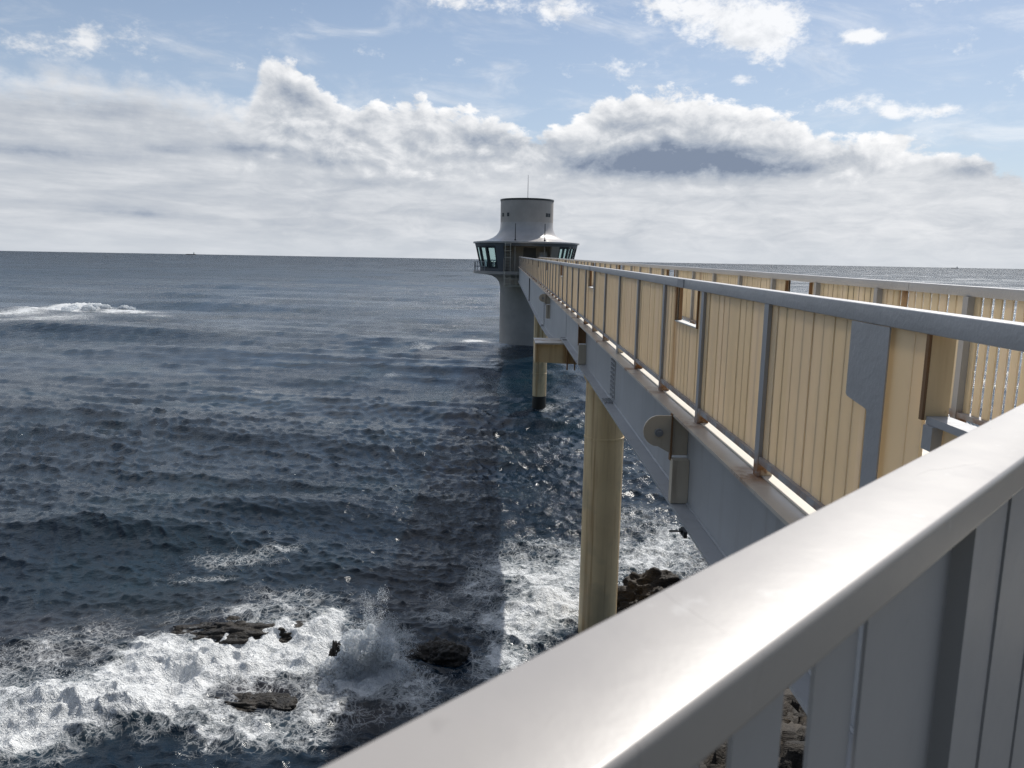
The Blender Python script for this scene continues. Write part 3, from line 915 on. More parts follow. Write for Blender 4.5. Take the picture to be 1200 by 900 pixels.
    fo = g.n('ShaderNodeBsdfPrincipled'); fo.inputs['Base Color'].default_value = (0.88, 0.90, 0.91, 1); fo.inputs['Roughness'].default_value = 0.75
    fo.inputs['Specular IOR Level'].default_value = 0.2
    g.put(fo.inputs['Normal'], g.bump(g.m('ADD', n2, g.m('MULTIPLY', n3, 0.5)), 0.9, 0.16))
    mx = g.n('ShaderNodeMixShader'); g.put(mx.inputs[0], g.m('MULTIPLY', F, 0.95))
    nt.links.new(b.outputs[0], mx.inputs[1]); nt.links.new(fo.outputs[0], mx.inputs[2])
    nt.links.new(mx.outputs[0], nt.nodes['Material Output'].inputs[0])
    return mt


M_sea = sea_material()


def build_sea():
    az = np.concatenate([R(1) * np.linspace(-64, -40, 90, endpoint=False), R(1) * np.linspace(-40, 40, 860, endpoint=False), R(1) * np.linspace(40, 64, 91)])
    u = np.concatenate([np.linspace(1 / 9.0, 1 / 150.0, 800, endpoint=False), np.linspace(1 / 150.0, 1 / 3000.0, 66, endpoint=False), np.geomspace(1 / 3000.0, 1 / 70000.0, 16)])
    r = 1 / u
    Rr, A = np.meshgrid(r, az, indexing='ij')
    x, y = Rr * np.sin(A), Rr * np.cos(A)
    cell = np.abs(np.gradient(r))[:, None] * np.ones_like(A)
    cell = np.maximum(cell, Rr * R(0.093))
    F = np.zeros_like(x); nearm = Rr < 170
    F[nearm] = foam_at(x[nearm], y[nearm])
    SH = np.zeros_like(x)
    for px, py, rx, ry, h in ((150, 745, 3.4, 1.3, 0.9), (60, 790, 2.0, 1.0, 0.9), (250, 715, 2.4, 1.0, 0.6), (470, 715, 2.0, 1.0, 0.4), (440, 690, 2.2, 0.8, 0.3), (300, 830, 2.5, 1.2, 0.8), (420, 850, 1.5, 0.9, 0.9)):
        SH = np.maximum(SH, mound(x, y, px, py, rx, ry, h))
    dx, dy, z = sea_surface(x, y, cell)
    fade = np.clip((Rr - 9) / 2.0, 0, 1)
    # water heaping over the ledges near the shore, and white water piled up where it breaks
    z += mound(x, y, 300, 745, 2.0, 0.8, 0.40) + mound(x, y, 250, 795, 2.4, 0.7, 0.2) + mound(x, y, 100, 860, 2.6, 0.7, 0.3) + mound(x, y, 640, 715, 1.6, 0.9, 0.35) \
        + mound(x, y, 330, 600, 5.0, 1.2, 0.55) + mound(x, y, 120, 632, 6.0, 1.4, 0.5) + mound(x, y, 100, 362, 7.0, 2.2, 1.0) + mound(x, y, 10, 366, 8.0, 3.0, 0.5)
    lump = fbm(x * 2.4, y * 2.4, o=5) - 0.35
    z += np.where(nearm, np.clip(F - 0.3, 0, 1) * lump * 0.75 * fade, 0)
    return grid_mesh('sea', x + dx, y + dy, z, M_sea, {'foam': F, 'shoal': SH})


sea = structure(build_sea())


# ------------------------------------------------------------------ rocks
def rock_material():
    mt, g, b = material('wet_rock')
    nt = mt.node_tree
    geo = g.n('ShaderNodeNewGeometry'); pos = geo.outputs['Position']
    n1 = g.noise(pos, 1.4, 8, 0.66); n2 = g.noise(pos, 9, 6, 0.7)
    lay = g.noise(g.v('MULTIPLY', pos, (0.7, 1.1, 5.0)), 1.6, 6, 0.62, 0.4)
    c = g.mix(g.ss(n1, 0.35, 0.65), (0.014, 0.012, 0.010), (0.060, 0.047, 0.034))
    c = g.mix(g.ss(lay, 0.5, 0.62), c, (0.030, 0.025, 0.020))
    x, y, z = g.sep(pos)
    wet = g.m('SUBTRACT', 1.0, g.ss(g.m('ADD', z, g.m('MULTIPLY', n1, 0.8)), 0.55, 1.7))
    c = g.mix(g.m('MULTIPLY', wet, 0.8), c, (0.010, 0.009, 0.008))
    g.put(b.inputs['Base Color'], c)
    g.put(b.inputs['Roughness'], g.lin(wet, 0, 1, 0.65, 0.34)); b.inputs['Specular IOR Level'].default_value = 0.3
    g.put(b.inputs['Normal'], g.bump(g.m('ADD', g.m('MULTIPLY', lay, 1.4), g.m('ADD', n1, g.m('MULTIPLY', n2, 0.55))), 1.0, 0.07))
    # run-off and foam left lying in the hollows
    nz = g.sep(geo.outputs['Normal'])[2]
    f = g.m('MULTIPLY', g.ss(g.noise(g.v('MULTIPLY', pos, (3.0, 3.0, 1.2)), 1.0, 7, 0.7, 0.8), 0.57, 0.68), g.m('MULTIPLY', 0.65, g.m('SUBTRACT', 1.0, g.ss(z, 0.2, 0.7))))
    f = g.m('MULTIPLY', f, g.ss(nz, -0.1, 0.4))
    fo = g.n('ShaderNodeBsdfDiffuse'); fo.inputs[0].default_value = (0.78, 0.82, 0.85, 1)
    mx = g.n('ShaderNodeMixShader'); g.put(mx.inputs[0], f)
    nt.links.new(b.outputs[0], mx.inputs[1]); nt.links.new(fo.outputs[0], mx.inputs[2])
    nt.links.new(mx.outputs[0], nt.nodes['Material Output'].inputs[0])
    return mt


M_rock = rock_material()


def boulder(px, py, size, label, zc=0.0, seed=0, rot=0.0):
    import bmesh
    bm = bmesh.new(); bmesh.ops.create_icosphere(bm, subdivisions=6, radius=1)
    co = np.array([v.co[:] for v in bm.verts])
    s = seed * 7.7
    # crack the ball into facets with a coarse cell pattern, then roughen
    d = 0.52 + 0.90 * fbm(co[:, 0] * 1.3 + s, co[:, 1] * 1.3 + s, co[:, 2] * 1.3, o=3)
    rg = np.abs(fbm(co[:, 0] * 2.2 + s + 3, co[:, 1] * 2.2 + s, co[:, 2] * 3.6, o=5) - 0.5)
    d = d - 0.55 * np.clip(0.12 - rg, 0, 1) * 1.6 + 0.26 * (fbm(co[:, 0] * 5 + s, co[:, 1] * 5, co[:, 2] * 7, o=5) - 0.5)
    ly = np.round(co[:, 2] * 5 + 2.6 * fbm(co[:, 0] * 2 + s, co[:, 1] * 2, o=4)) / 5
    co2 = co * d[:, None]; co2[:, 2] = 0.88 * co2[:, 2] + 0.12 * ly * d
    cr, sr = math.cos(rot), math.sin(rot)
    X = co2[:, 0] * size[0]; Y = co2[:, 1] * size[1]; Z = co2[:, 2] * size[2]
    for v, a, b_, c in zip(bm.verts, X * cr - Y * sr, X * sr + Y * cr, Z): v.co = (a, b_, c)
    me = bpy.data.meshes.new('boulder'); bm.to_mesh(me); bm.free(); me.shade_smooth(); me.materials.append(M_rock)
    o = bpy.data.objects.new('boulder', me); COL.objects.link(o)
    x, y = sea_at(px, py); o.location = (x, y, zc)
    return tag(o, label, 'rock', 'rocks awash below the footbridge')


boulder(285, 756, (2.1, 0.75, 0.50), 'long dark ledge of rock with water pouring over it, farthest left', 0.24, 1, 0.05)
boulder(222, 772, (0.5, 0.35, 0.30), 'small half-drowned rock at the left end of the long dark ledge', 0.0, 2)
boulder(290, 844, (1.1, 0.5, 0.36), 'low black rock amid white foam nearest the lower left', 0.22, 3, -0.08)
boulder(397, 794, (0.27, 0.26, 0.62), 'small upright black rock just left of the spray plume', 0.22, 4)
boulder(514, 784, (0.85, 0.75, 0.60), 'dark rock in the shade of footbridge right of the spray plume', 0.10, 5, 0.3)
boulder(415, 852, (1.2, 0.5, 0.22), 'flat wet rock washed by foam streaks below the spray plume', -0.12, 6, 0.2)
boulder(768, 722, (1.5, 0.9, 1.15), 'brown sunlit rock standing clear of the foam right behind the near pier', 0.25, 8, 0.1)
boulder(95, 800, (1.6, 0.8, 0.2), 'broad sunken rock just under the water at far left', -0.14, 7, 0.1)


def shore():
    xs = np.linspace(-14, 30, 400); ys = np.linspace(-30, 24, 460)
    X, Y = np.meshgrid(xs, ys, indexing='xy')
    wx = X + 1.6 * (fbm(X * 0.4, Y * 0.4, o=4) - 0.5) * 2; wy = Y + 1.6 * (fbm(X * 0.4 + 9, Y * 0.4 + 5, o=4) - 0.5) * 2
    ed = 20.8 - 1.5 * np.clip(6.0 - wx, 0, 2.4) - 5.5 * np.clip(3.6 - wx, 0, 3) - 0.25 * np.abs(wx - 7)        # how far out the rock reaches
    d = ed - wy
    h = np.where(d > 0, 1.35 * (1 - np.exp(-d / 1.3)) + 0.055 * np.clip(d, 0, 40), -1.4 * (1 - np.exp(d / 1.5)))
    h = h - 0.15
    st = h + 0.9 * (fbm(X * 0.55, Y * 0.8, o=5) - 0.5) * np.clip((d + 1.5) / 3, 0, 1)
    crack = np.abs(fbm(X * 0.9 + 4, Y * 1.9, o=5) - 0.5)
    st = st - 1.1 * np.clip(0.06 - crack, 0, 1) * 6 * np.clip((d + 0.5) / 2, 0, 1) * 0.9
    lay = np.round(st * 3.2 + 0.5 * fbm(X * 1.3, Y * 1.3, o=3)) / 3.2
    Z = 0.5 * st + 0.5 * lay + 0.22 * (fbm(X * 3.1, Y * 4.5, o=5) - 0.5)
    return grid_mesh('rocky_shore', X, Y, Z, M_rock)


structure(shore())


def unseen_hillside():  # land behind the camera, out of view; raised to cut light on shaded faces
    xs = np.linspace(-160, 200, 130); ys = np.linspace(-190, -9, 90)
    X, Y = np.meshgrid(xs, ys, indexing='xy')
    d = -Y - 14 - 5 * (fbm(X * 0.05, Y * 0.05, o=3) - 0.5) * 2
    Z = -1.0 + 46 * (1 - np.exp(-np.clip(d, 0, 300) / 26)) + 7 * (fbm(X * 0.06 + 3, Y * 0.06, o=5) - 0.5) * np.clip(d / 10, 0, 1)
    mt, g, b = material('wooded_slope')
    pos = g.n('ShaderNodeNewGeometry').outputs['Position']
    c = g.mix(g.ss(g.noise(pos, 0.35, 7, 0.65), 0.35, 0.65), (0.020, 0.030, 0.012), (0.075, 0.085, 0.035))
    x, y, z = g.sep(pos)
    c = g.mix(g.ss(g.m('ADD', z, g.m('MULTIPLY', g.noise(pos, 0.2, 4), 8.0)), 8.0, 13.0), (0.13, 0.11, 0.085), c)
    g.put(b.inputs['Base Color'], c); b.inputs['Roughness'].default_value = 0.9
    g.put(b.inputs['Normal'], g.bump(g.noise(pos, 0.6, 6, 0.7), 1.0, 1.5))
    return grid_mesh('unseen_hillside', X, Y, Z, mt)


structure(unseen_hillside())


# ------------------------------------------------------------------ spray thrown up by the breaking wave
def billows(name, blobs, mat, seed, parent=None):
    """piled-up white water: overlapping ragged puffs in one mesh"""
    import bmesh
    bm0 = bmesh.new(); bmesh.ops.create_icosphere(bm0, subdivisions=5, radius=1)
    base = np.array([v.co[:] for v in bm0.verts]); fa = np.array([[v.index for v in f.verts] for f in bm0.faces]); bm0.free()
    V = []; F_ = []; k = 0
    for i, (x, y, z, rx, ry, rz) in enumerate(blobs):
        o = base * 1.0; a = i * 3.71 + seed
        P = base * np.array([rx, ry, rz])
        q = 3.2
        d = 0.62 + 0.75 * fbm(P[:, 0] * q + a, P[:, 1] * q + a * 2, P[:, 2] * q + seed, o=6, g=0.58) 
        d = d + 0.30 * (0.5 - np.abs(fbm(P[:, 0] * 7 + a, P[:, 1] * 7, P[:, 2] * 7 + a, o=4) - 0.5) * 4)
        P = P * d[:, None] + np.array([x, y, z])
        V.append(P); F_.append(fa + k); k += len(base)
    V = np.concatenate(V); F_ = np.concatenate(F_)
    me = bpy.data.meshes.new(name)
    me.vertices.add(len(V)); me.vertices.foreach_set('co', V.astype(np.float32).ravel())
    me.loops.add(F_.size); me.loops.foreach_set('vertex_index', F_.astype(np.int32).ravel())
    me.polygons.add(len(F_)); me.polygons.foreach_set('loop_start', np.arange(0, F_.size, 3, dtype=np.int32))
    me.polygons.foreach_set('use_smooth', np.ones(len(F_), bool)); me.update(calc_edges=True); me.materials.append(mat)
    o = bpy.data.objects.new(name, me); COL.objects.link(o); o['kind'] = 'stuff'
    return o


mt, g, b = material('white_water'); M_white_water = mt
pos = g.n('ShaderNodeNewGeometry').outputs['Position']
b.inputs['Base Color'].default_value = (0.86, 0.89, 0.91, 1); b.inputs['Roughness'].default_value = 0.8; b.inputs['Specular IOR Level'].default_value = 0.2
nA = g.noise(pos, 16, 5, 0.65); nB = g.noise(pos, 3.5, 4, 0.6)
g.put(b.inputs['Normal'], g.bump(nA, 0.8, 0.05))
t = g.n('ShaderNodeBsdfTranslucent'); t.inputs[0].default_value = (0.88, 0.91, 0.94, 1)
x = g.n('ShaderNodeMixShader'); x.inputs[0].default_value = 0.5
tr = g.n('ShaderNodeBsdfTransparent')
x2 = g.n('ShaderNodeMixShader'); g.put(x2.inputs[0], g.ss(g.m('ADD', g.m('MULTIPLY', nA, 0.65), g.m('MULTIPLY', nB, 0.35)), 0.405, 0.53))
mt.node_tree.links.new(b.outputs[0], x.inputs[1]); mt.node_tree.links.new(t.outputs[0], x.inputs[2])
mt.node_tree.links.new(tr.outputs[0], x2.inputs[1]); mt.node_tree.links.new(x.outputs[0], x2.inputs[2])
mt.node_tree.links.new(x2.outputs[0], mt.node_tree.nodes['Material Output'].inputs[0])


def spray(name, lobes, n, seed):
    """a cloud of fine drops: billows of many small puffs, denser towards their skins"""
    r = np.random.default_rng(seed)
    P = []; Rad = []
    for (cx, cy, cz, sx, sy, sz, wgt, rad) in lobes:
        m = int(n * wgt); k = 26
        cen = r.normal(0, 0.55, (k, 3)); cr = r.uniform(0.16, 0.42, k) * (1.15 - 0.3 * np.abs(cen[:, 2]))
        w = cr ** 2; pick = r.choice(k, m, p=w / w.sum())
        v = r.normal(0, 1, (m, 3)); v /= np.linalg.norm(v, axis=1)[:, None]
        rad_ = np.where(r.random(m) < 0.7, r.normal(0.92, 0.10, m), r.random(m) ** 0.5 * 1.35)
        t = cen[pick] + v * (cr[pick] * rad_)[:, None]
        c = fbm(t[:, 0] * 4.5 + cx, t[:, 1] * 4.5, t[:, 2] * 4.5 + seed, o=4)
        t = t[c > 0.42]
        p = t * np.array([sx, sy, sz]) + np.array([cx, cy, cz])
        p = p[p[:, 2] > -0.1]
        P.append(p); Rad.append(rad * np.exp(r.normal(0, 0.4, len(p))))
    P = np.concatenate(P); Rad = np.concatenate(Rad)
    o8 = np.array([(1, 1, 1), (1, -1, -1), (-1, 1, -1), (-1, -1, 1)], float) * 0.8
    f8 = np.array([(0, 1, 2), (0, 3, 1), (0, 2, 3), (1, 3, 2)])
    V = (P[:, None, :] + o8[None] * Rad[:, None, None]).reshape(-1, 3)
    F_ = (f8[None] + (np.arange(len(P)) * 4)[:, None, None]).reshape(-1, 3)
    me = bpy.data.meshes.new(name)
    me.vertices.add(len(V)); me.vertices.foreach_set('co', V.astype(np.float32).ravel())
    me.loops.add(F_.size); me.loops.foreach_set('vertex_index', F_.astype(np.int32).ravel())
    me.polygons.add(len(F_)); me.polygons.foreach_set('loop_start', np.arange(0, F_.size, 3, dtype=np.int32))
    me.polygons.foreach_set('use_smooth', np.ones(len(F_), bool)); me.update(calc_edges=True); me.materials.append(M_spray)
    o = bpy.data.objects.new(name, me); COL.objects.link(o); o['kind'] = 'stuff'
    return o


mt, g, b = material('spray_drops'); M_spray = mt
b.inputs['Base Color'].default_value = (0.86, 0.89, 0.92, 1); b.inputs['Roughness'].default_value = 0.5
t = g.n('ShaderNodeBsdfTranslucent'); t.inputs[0].default_value = (0.88, 0.91, 0.94, 1)
x = g.n('ShaderNodeMixShader'); x.inputs[0].default_value = 0.45
mt.node_tree.links.new(b.outputs[0], x.inputs[1]); mt.node_tree.links.new(t.outputs[0], x.inputs[2]); mt.node_tree.links.new(x.outputs[0], mt.node_tree.nodes['Material Output'].inputs[0])
sx_, sy_ = sea_at(437, 812)
rb = random.Random(4)
bl = []
for px, dz, rr, n in ((432, 0.25, 0.8, 9), (412, 0.75, 0.4, 4), (440, 0.95, 0.35, 4), (462, 0.35, 0.45, 5), (398, 0.2, 0.4, 3), (437, 1.3, 0.2, 2)):
    a, c = sea_at(px, 806)
    for i in range(n):
        k = rb.uniform(0.55, 1.0) * (0.40 if rr > 0.3 else 0.16)
        bl.append((a + rb.gauss(0, 0.5) * rr, c + rb.gauss(0, 0.3) * rr, max(0.0, dz + rb.gauss(0, 0.3) * rr), k * rb.uniform(0.7, 1.15), k * 0.8, k * rb.uniform(0.7, 1.2)))
o = billows('sea_spray', bl, M_white_water, 3); o['label'] = 'white plume of spray bursting up between the dark rocks'; o['category'] = 'spray'
o = spray('spray_drops', [(sx_, sy_, 0.35, 1.1, 0.6, 0.55, 0.30, 0.0045), (sx_ - 0.05, sy_ + 0.2, 0.95, 0.75, 0.45, 0.8, 0.32, 0.0045), (sx_ + 0.02, sy_ + 0.3, 1.7, 0.34, 0.25, 0.8, 0.08, 0.004),
                  (sx_ - 0.6, sy_ + 0.1, 0.4, 0.5, 0.3, 0.5, 0.14, 0.006), (sx_ + 0.65, sy_, 0.3, 0.6, 0.4, 0.42, 0.14, 0.006)], 60000, 3)
o['label'] = 'fine drops flung out around the white spray plume'; o['category'] = 'spray'
lob = []; bl = []
crest = [(-20, 892), (30, 880), (80, 868), (130, 858), (175, 846), (215, 832), (240, 812), (265, 796), (300, 788), (335, 786), (368, 776)]
for (x0, y0), (x1, y1) in zip(crest[:-1], crest[1:]):
    for k in range(4):
        f = rb.random(); a, c = sea_at(x0 + (x1 - x0) * f + rb.uniform(-8, 8), y0 + (y1 - y0) * f + rb.uniform(-9, 9))
        bl.append((a, c, rb.uniform(0.02, 0.2), rb.uniform(0.22, 0.5), rb.uniform(0.16, 0.32), rb.uniform(0.12, 0.26)))
    a, c = sea_at(x0, y0 - 4); lob.append((a, c, 0.25, 0.7, 0.35, 0.28, 0.08, 0.0055))
for k in range(60):
    f = rb.gauss(0, 1); a, c = sea_at(108 + 30 * f, 362.2 + abs(f) * 0.6 + rb.gauss(0, 0.8)); w_ = rb.uniform(0.25, 1.0) * math.exp(-f * f * 0.25)
    bl.append((a, c, 0.3 * w_, 1.0 * w_, 0.7 * w_, 0.75 * w_))
o = billows('white_water', bl, M_white_water, 17); o['label'] = 'boiling white crests of the breaking waves at the lower left and far left'; o['category'] = 'foam'
a, c = sea_at(15, 850); lob.append((a, c, 0.7, 1.1, 0.6, 0.7, 0.2, 0.005))
o = spray('wave_spray', lob, 36000, 9); o['label'] = 'low spray along the breaking crest at the lower left'; o['category'] = 'spray'

# ------------------------------------------------------------------ sky
W = bpy.data.worlds.new('World'); S.world = W; W.use_nodes = True
g = G(W.node_tree); bg = W.node_tree.nodes['Background']
sky = g.n('ShaderNodeTexSky', sky_type='NISHITA'); sky.sun_disc = False
sky.sun_elevation = R(SUN_EL); sky.sun_rotation = R(SUN_AZ); sky.altitude = 10; sky.air_density = 1.0; sky.dust_density = 0.5; sky.ozone_density = 2.0
BG = 0.075
d = g.n('ShaderNodeTexCoord').outputs['Generated']
X_, Y_, Z_ = g.sep(g.v('NORMALIZE', d))
az = g.m('MULTIPLY', g.m('ARCTAN2', X_, Y_), 57.29578)
el = g.m('MULTIPLY', g.m('ARCSINE', Z_), 57.29578)
P = g.xyz(az, el, 0.0)
# noise in degrees; low sky is stretched sideways as distant layers are
st = g.xyz(az, g.m('MULTIPLY', el, 1.55), 3.7)
nbig = g.noise(st, 0.11, 5, 0.55); nmid = g.noise(st, 0.30, 8, 0.60, 0.3)
st2 = g.v('ADD', st, (0.55, 0.75, 0.0))                 # the same field a little nearer the sun, for lit edges
nmid2 = g.noise(st2, 0.30, 8, 0.60, 0.3)
puf = g.voro(g.v('ADD', st, g.v('MULTIPLY', g.noise(st, 0.5, 4, 0.6, col=True), (1.4, 1.4, 0.0))), 0.75, 'SMOOTH_F1', 0.4)
puf2 = g.voro(g.v('ADD', st2, g.v('MULTIPLY', g.noise(st2, 0.5, 4, 0.6, col=True), (1.4, 1.4, 0.0))), 0.75, 'SMOOTH_F1', 0.4)
stripe = g.noise(g.xyz(g.m('ADD', g.m('MULTIPLY', az, 0.22), g.m('MULTIPLY', el, 0.18)), g.m('MULTIPLY', el, 1.5), 1.3), 0.62, 7, 0.6, 0.2)
fine = g.noise(st, 1.5, 6, 0.62)
top_pts = [(-40, 10.4), (-33, 10.7), (-30, 11.1), (-25, 11.1), (-20, 10.3), (-18.3, 10.2), (-17.4, 11.6), (-16.1, 13.2), (-14.6, 12.9), (-12.8, 11.6), (-11.2, 10.7), (-9, 10.7), (-6.3, 11.0), (-4, 10.6), (-1.5, 10.4), (0.5, 9.3), (2, 9.0), (4.4, 9.6), (6.3, 11.3), (9, 11.8), (12.3, 12.0), (15, 11.4), (18, 10.6), (20, 9.7), (21.6, 9.0), (23.6, 8.5), (25.5, 8.8), (27, 8.2), (29.5, 7.4), (31, 6.9), (33, 5.8), (40, 5.0)]
T = g.m('MULTIPLY', g.curve(g.lin(az, -40, 40), [((a + 40) / 80, e / 20) for a, e in top_pts]), 20.0)
left = g.m('SUBTRACT', 1.0, g.ss(az, -22.0, -14.0))      # soft layered cloud on the left, heaped cumulus on the right
edge = g.m('ADD', g.m('MULTIPLY', g.m('SUBTRACT', nmid, 0.5), 3.6), g.m('ADD', g.m('MULTIPLY', g.m('SUBTRACT', 0.55, puf), 1.3), g.m('MULTIPLY', g.m('SUBTRACT', g.noise(st, 1.9, 6, 0.66), 0.5), 1.3)))
dd = g.m('ADD', g.m('SUBTRACT', T, el), edge)
band = g.ss(dd, g.m('MULTIPLY', left, -0.9), g.m('MULTIPLY_ADD', left, 1.6, 0.75))


def gauss(a, e, ra, re):
    v = g.v('MULTIPLY_ADD', P, (1 / ra, 1 / re, 0.0), (-a / ra, -e / re, 0.0))
    return g.m('EXPONENT', g.m('MULTIPLY', g.v('DOT_PRODUCT', v, v), -1.0))


def field(items):
    s = None
    for a, e, ra, re, k in items:
        t = g.m('MULTIPLY', gauss(a, e, ra, re), k)
        s = t if s is None else g.m('ADD', s, t)
    return s


puffs = field([(15.2, 15.6, 4.2, 1.5, 0.8), (17.4, 14.6, 2.6, 1.5, 0.75), (11.5, 17.0, 4.0, 1.0, 0.7), (23.7, 14.4, 1.7, 0.55, 0.85), (1.0, 17.0, 3.5, 0.9, 0.55), (-4.0, 17.2, 2.0, 0.7, 0.5), (3.6, 16.6, 1.6, 0.9, 0.45),
               (28.3, 9.6, 2.0, 0.45, 0.75), (23.2, 10.4, 3.4, 0.8, 0.5), (25.6, 9.7, 1.0, 0.5, 0.55), (16.2, 12.2, 1.1, 0.4, 0.6), (19.0, 11.4, 1.6, 0.5, 0.4), (7.5, 13.2, 4.0, 0.9, 0.36), (30.0, 16.4, 4.0, 0.9, 0.6), (29.6, 13.3, 1.0, 0.6, 0.42),
               (-31, 12.2, 3.0, 0.9, 0.6), (-27.4, 12.9, 0.9, 1.0, 0.55), (-25.6, 13.2, 2.0, 1.1, 0.45), (-23.0, 12.2, 1.5, 0.5, 0.4), (-26, 16.2, 1.2, 0.6, 0.45), (-9.5, 13.8, 1.4, 0.5, 0.4), (-18.6, 12.3, 1.2, 0.5, 0.38), (36, 12, 4, 2, 0.5), (-38, 14, 4, 2, 0.4)])
high = g.m('MULTIPLY', g.ss(el, 19.0, 30.0), g.m('MULTIPLY', g.ss(g.noise(g.v('MULTIPLY', g.v('NORMALIZE', d), (3.0, 3.0, 5.0)), 1.0, 6, 0.6), 0.40, 0.58), g.m('MULTIPLY', g.ss(Y_, -0.40, 0.10), 1.3)))  # overhead clouds out of view, added as white fill light, thinned behind the camera
pa = g.ss(g.m('ADD', g.m('ADD', puffs, high), g.m('MULTIPLY', g.m('SUBTRACT', g.m('ADD', g.m('MULTIPLY', nmid, 0.6), g.m('MULTIPLY', fine, 0.4)), 0.5), 2.4)), 0.22, 0.85)
pa = g.m('MULTIPLY', pa, 0.88)
fore = g.m('SUBTRACT', 1.0, g.ss(g.m('ABSOLUTE', az), 48.0, 75.0))      # the cloud bank lies out over the sea
veil = g.m('MULTIPLY', g.m('MULTIPLY', g.m('SUBTRACT', 1.0, g.ss(el, 3.0, 30.0)), 0.46), fore)
band = g.m('MULTIPLY', band, fore)
cir = g.ss(g.noise(g.xyz(g.m('ADD', g.m('MULTIPLY', az, 0.30), g.m('MULTIPLY', el, 0.35)), g.m('SUBTRACT', g.m('MULTIPLY', el, 0.95), g.m('MULTIPLY', az, 0.05)), 5.5), 0.42, 8, 0.62, 0.6), 0.46, 0.80)
pa = g.m('MAXIMUM', pa, g.m('MULTIPLY', cir, 0.50))
alpha = g.m('MAXIMUM', band, pa)
# light and shade in the clouds
emb = g.m('ADD', g.m('MULTIPLY', g.m('SUBTRACT', nmid, nmid2), 1.5), g.m('MULTIPLY', g.m('SUBTRACT', puf2, puf), 0.20))
depth = g.m('SUBTRACT', T, el)
rim = g.m('SUBTRACT', 1.0, g.ss(dd, 0.2, 2.6))
dark = field([(9.5, 6.9, 4.6, 0.95, 0.95), (15.0, 7.0, 4.4, 1.0, 1.0), (19.2, 6.4, 2.6, 0.55, 0.75), (11.6, 8.0, 2.8, 0.9, 0.55), (9.0, 9.9, 1.8, 1.0, 0.35), (22.9, 7.0, 1.3, 0.55, 0.55), (31.0, 6.2, 1.8, 0.6, 0.75), (28.6, 6.9, 1.2, 0.5, 0.3),
              (-2.2, 8.6, 2.4, 0.6, 0.5), (1.6, 8.1, 2.6, 0.6, 0.55), (-14.6, 10.7, 1.5, 0.8, 0.5), (-9.0, 9.6, 2.0, 0.5, 0.25), (5.4, 6.6, 1.6, 0.5, 0.4),
              (-30, 6.1, 4.0, 0.45, 0.42), (-18, 7.2, 3.2, 0.40, 0.5), (-12.6, 6.6, 2.8, 0.35, 0.45), (-22.5, 6.8, 2.2, 0.30, 0.35), (-27, 8.8, 4.0, 0.6, 0.28), (-25.0, 2.6, 3.0, 0.35, 0.3), (-9, 5.2, 4, 0.3, 0.22)])
dark = g.m('MULTIPLY', dark, g.lin(g.m('ADD', nmid, g.m('MULTIPLY', fine, 0.45)), 0.50, 0.90, 0.32, 1.4))
low = g.m('SUBTRACT', 1.0, g.ss(g.m('ADD', el, g.m('MULTIPLY', g.m('SUBTRACT', nmid, 0.5), 7.0)), 4.6, 7.4))
Lb = g.m('ADD', g.m('ADD', 0.60, g.m('MULTIPLY', emb, 0.9)), g.m('MULTIPLY', rim, 0.28))
lowtex = g.noise(g.xyz(g.m('MULTIPLY', az, 0.55), g.m('MULTIPLY', el, 1.7), 8.1), 0.55, 9, 0.62, 0.5)
Llow = g.m('ADD', g.m('ADD', 0.575, g.m('MULTIPLY', g.m('SUBTRACT', stripe, 0.5), 0.30)), g.m('MULTIPLY', g.m('SUBTRACT', lowtex, 0.5), 0.5))
L = g.m('ADD', g.m('MULTIPLY', Lb, g.m('SUBTRACT', 1.0, low)), g.m('MULTIPLY', Llow, low))
Ls = g.m('ADD', 0.60, g.m('MULTIPLY', g.m('SUBTRACT', stripe, 0.5), 0.75))
lf = g.m('MULTIPLY', left, 0.75)
L = g.m('ADD', g.m('MULTIPLY', L, g.m('SUBTRACT', 1.0, lf)), g.m('MULTIPLY', g.m('ADD', Ls, g.m('MULTIPLY', rim, 0.15)), lf))
L = g.m('SUBTRACT', L, g.m('MULTIPLY', dark, 0.60))
L = g.m('ADD', L, g.lin(az, -35, 35, -0.10, 0.07))
pb = g.m('SUBTRACT', 1.0, band)
L = g.m('ADD', L, g.m('MULTIPLY', g.m('MULTIPLY', pa, pb), 0.12))
rmp = g.n('ShaderNodeValToRGB'); g.put(rmp.inputs[0], L)
er = rmp.color_ramp.elements
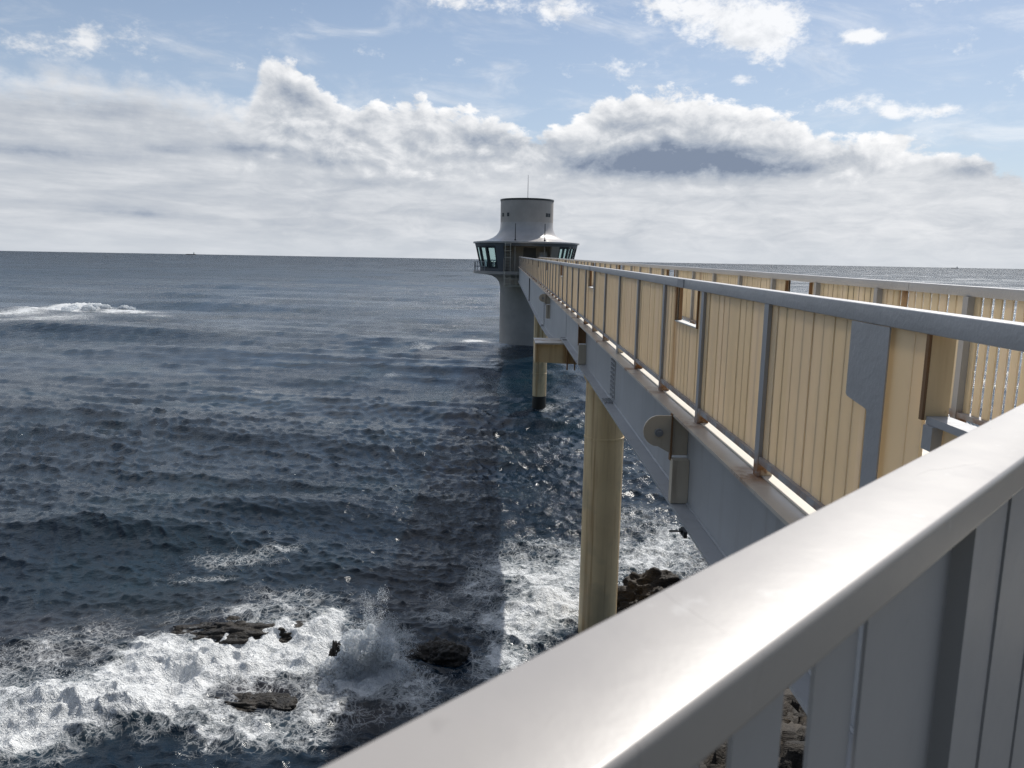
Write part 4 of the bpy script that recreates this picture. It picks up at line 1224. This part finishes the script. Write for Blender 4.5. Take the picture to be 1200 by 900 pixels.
er[0].position = 0.0; er[0].color = (0.20, 0.245, 0.33, 1)
er[1].position = 1.0; er[1].color = (0.90, 0.90, 0.905, 1)
for p_, c_ in ((0.25, (0.33, 0.375, 0.45, 1)), (0.5, (0.50, 0.53, 0.575, 1)), (0.72, (0.70, 0.715, 0.74, 1))):
    e_ = er.new(p_); e_.color = c_
ccol = g.v('SCALE', rmp.outputs[0]); ccol.node.inputs['Scale'].default_value = 1.0 / BG
base = g.mix(veil, sky.outputs[0], tuple(k / BG for k in (0.52, 0.60, 0.74)))
final = g.mix(alpha, base, ccol)
final = g.mix(g.m('SUBTRACT', 1.0, g.ss(el, 0.0, 2.6)), final, g.mix(0.55, final, tuple(k / BG for k in (0.57, 0.605, 0.65))))
g.put(bg.inputs[0], final); bg.inputs[1].default_value = BG

# ------------------------------------------------------------------ sun
sl_ = bpy.data.lights.new('sun', 'SUN'); sl_.energy = 3.6; sl_.angle = R(0.5); sl_.color = (1.0, 0.955, 0.89)
so = bpy.data.objects.new('sun', sl_); COL.objects.link(so); so.location = (20, 30, 40)
sd = Vector((math.sin(R(SUN_AZ)) * math.cos(R(SUN_EL)), math.cos(R(SUN_AZ)) * math.cos(R(SUN_EL)), math.sin(R(SUN_EL))))
so.rotation_euler = sd.to_track_quat('Z', 'Y').to_euler()

S.view_settings.view_transform = 'Standard'; S.view_settings.look = 'None'; S.view_settings.exposure = 0.18; S.view_settings.gamma = 1
S.view_settings.use_curve_mapping = False
S.render.engine = 'CYCLES'
c = S.cycles
c.use_adaptive_sampling = False
c.use_denoising = True
try: c.denoiser = 'OPENIMAGEDENOISE'; c.denoising_input_passes = 'RGB_ALBEDO_NORMAL'; c.denoising_prefilter = 'NONE'
except Exception: pass
c.max_bounces = 6; c.diffuse_bounces = 3; c.glossy_bounces = 3; c.transmission_bounces = 4; c.transparent_max_bounces = 8
c.caustics_reflective = False; c.caustics_refractive = False
c.sample_clamp_indirect = 3; c.sample_clamp_direct = 20
W.cycles.sampling_method = 'MANUAL'; W.cycles.sample_map_resolution = 1024
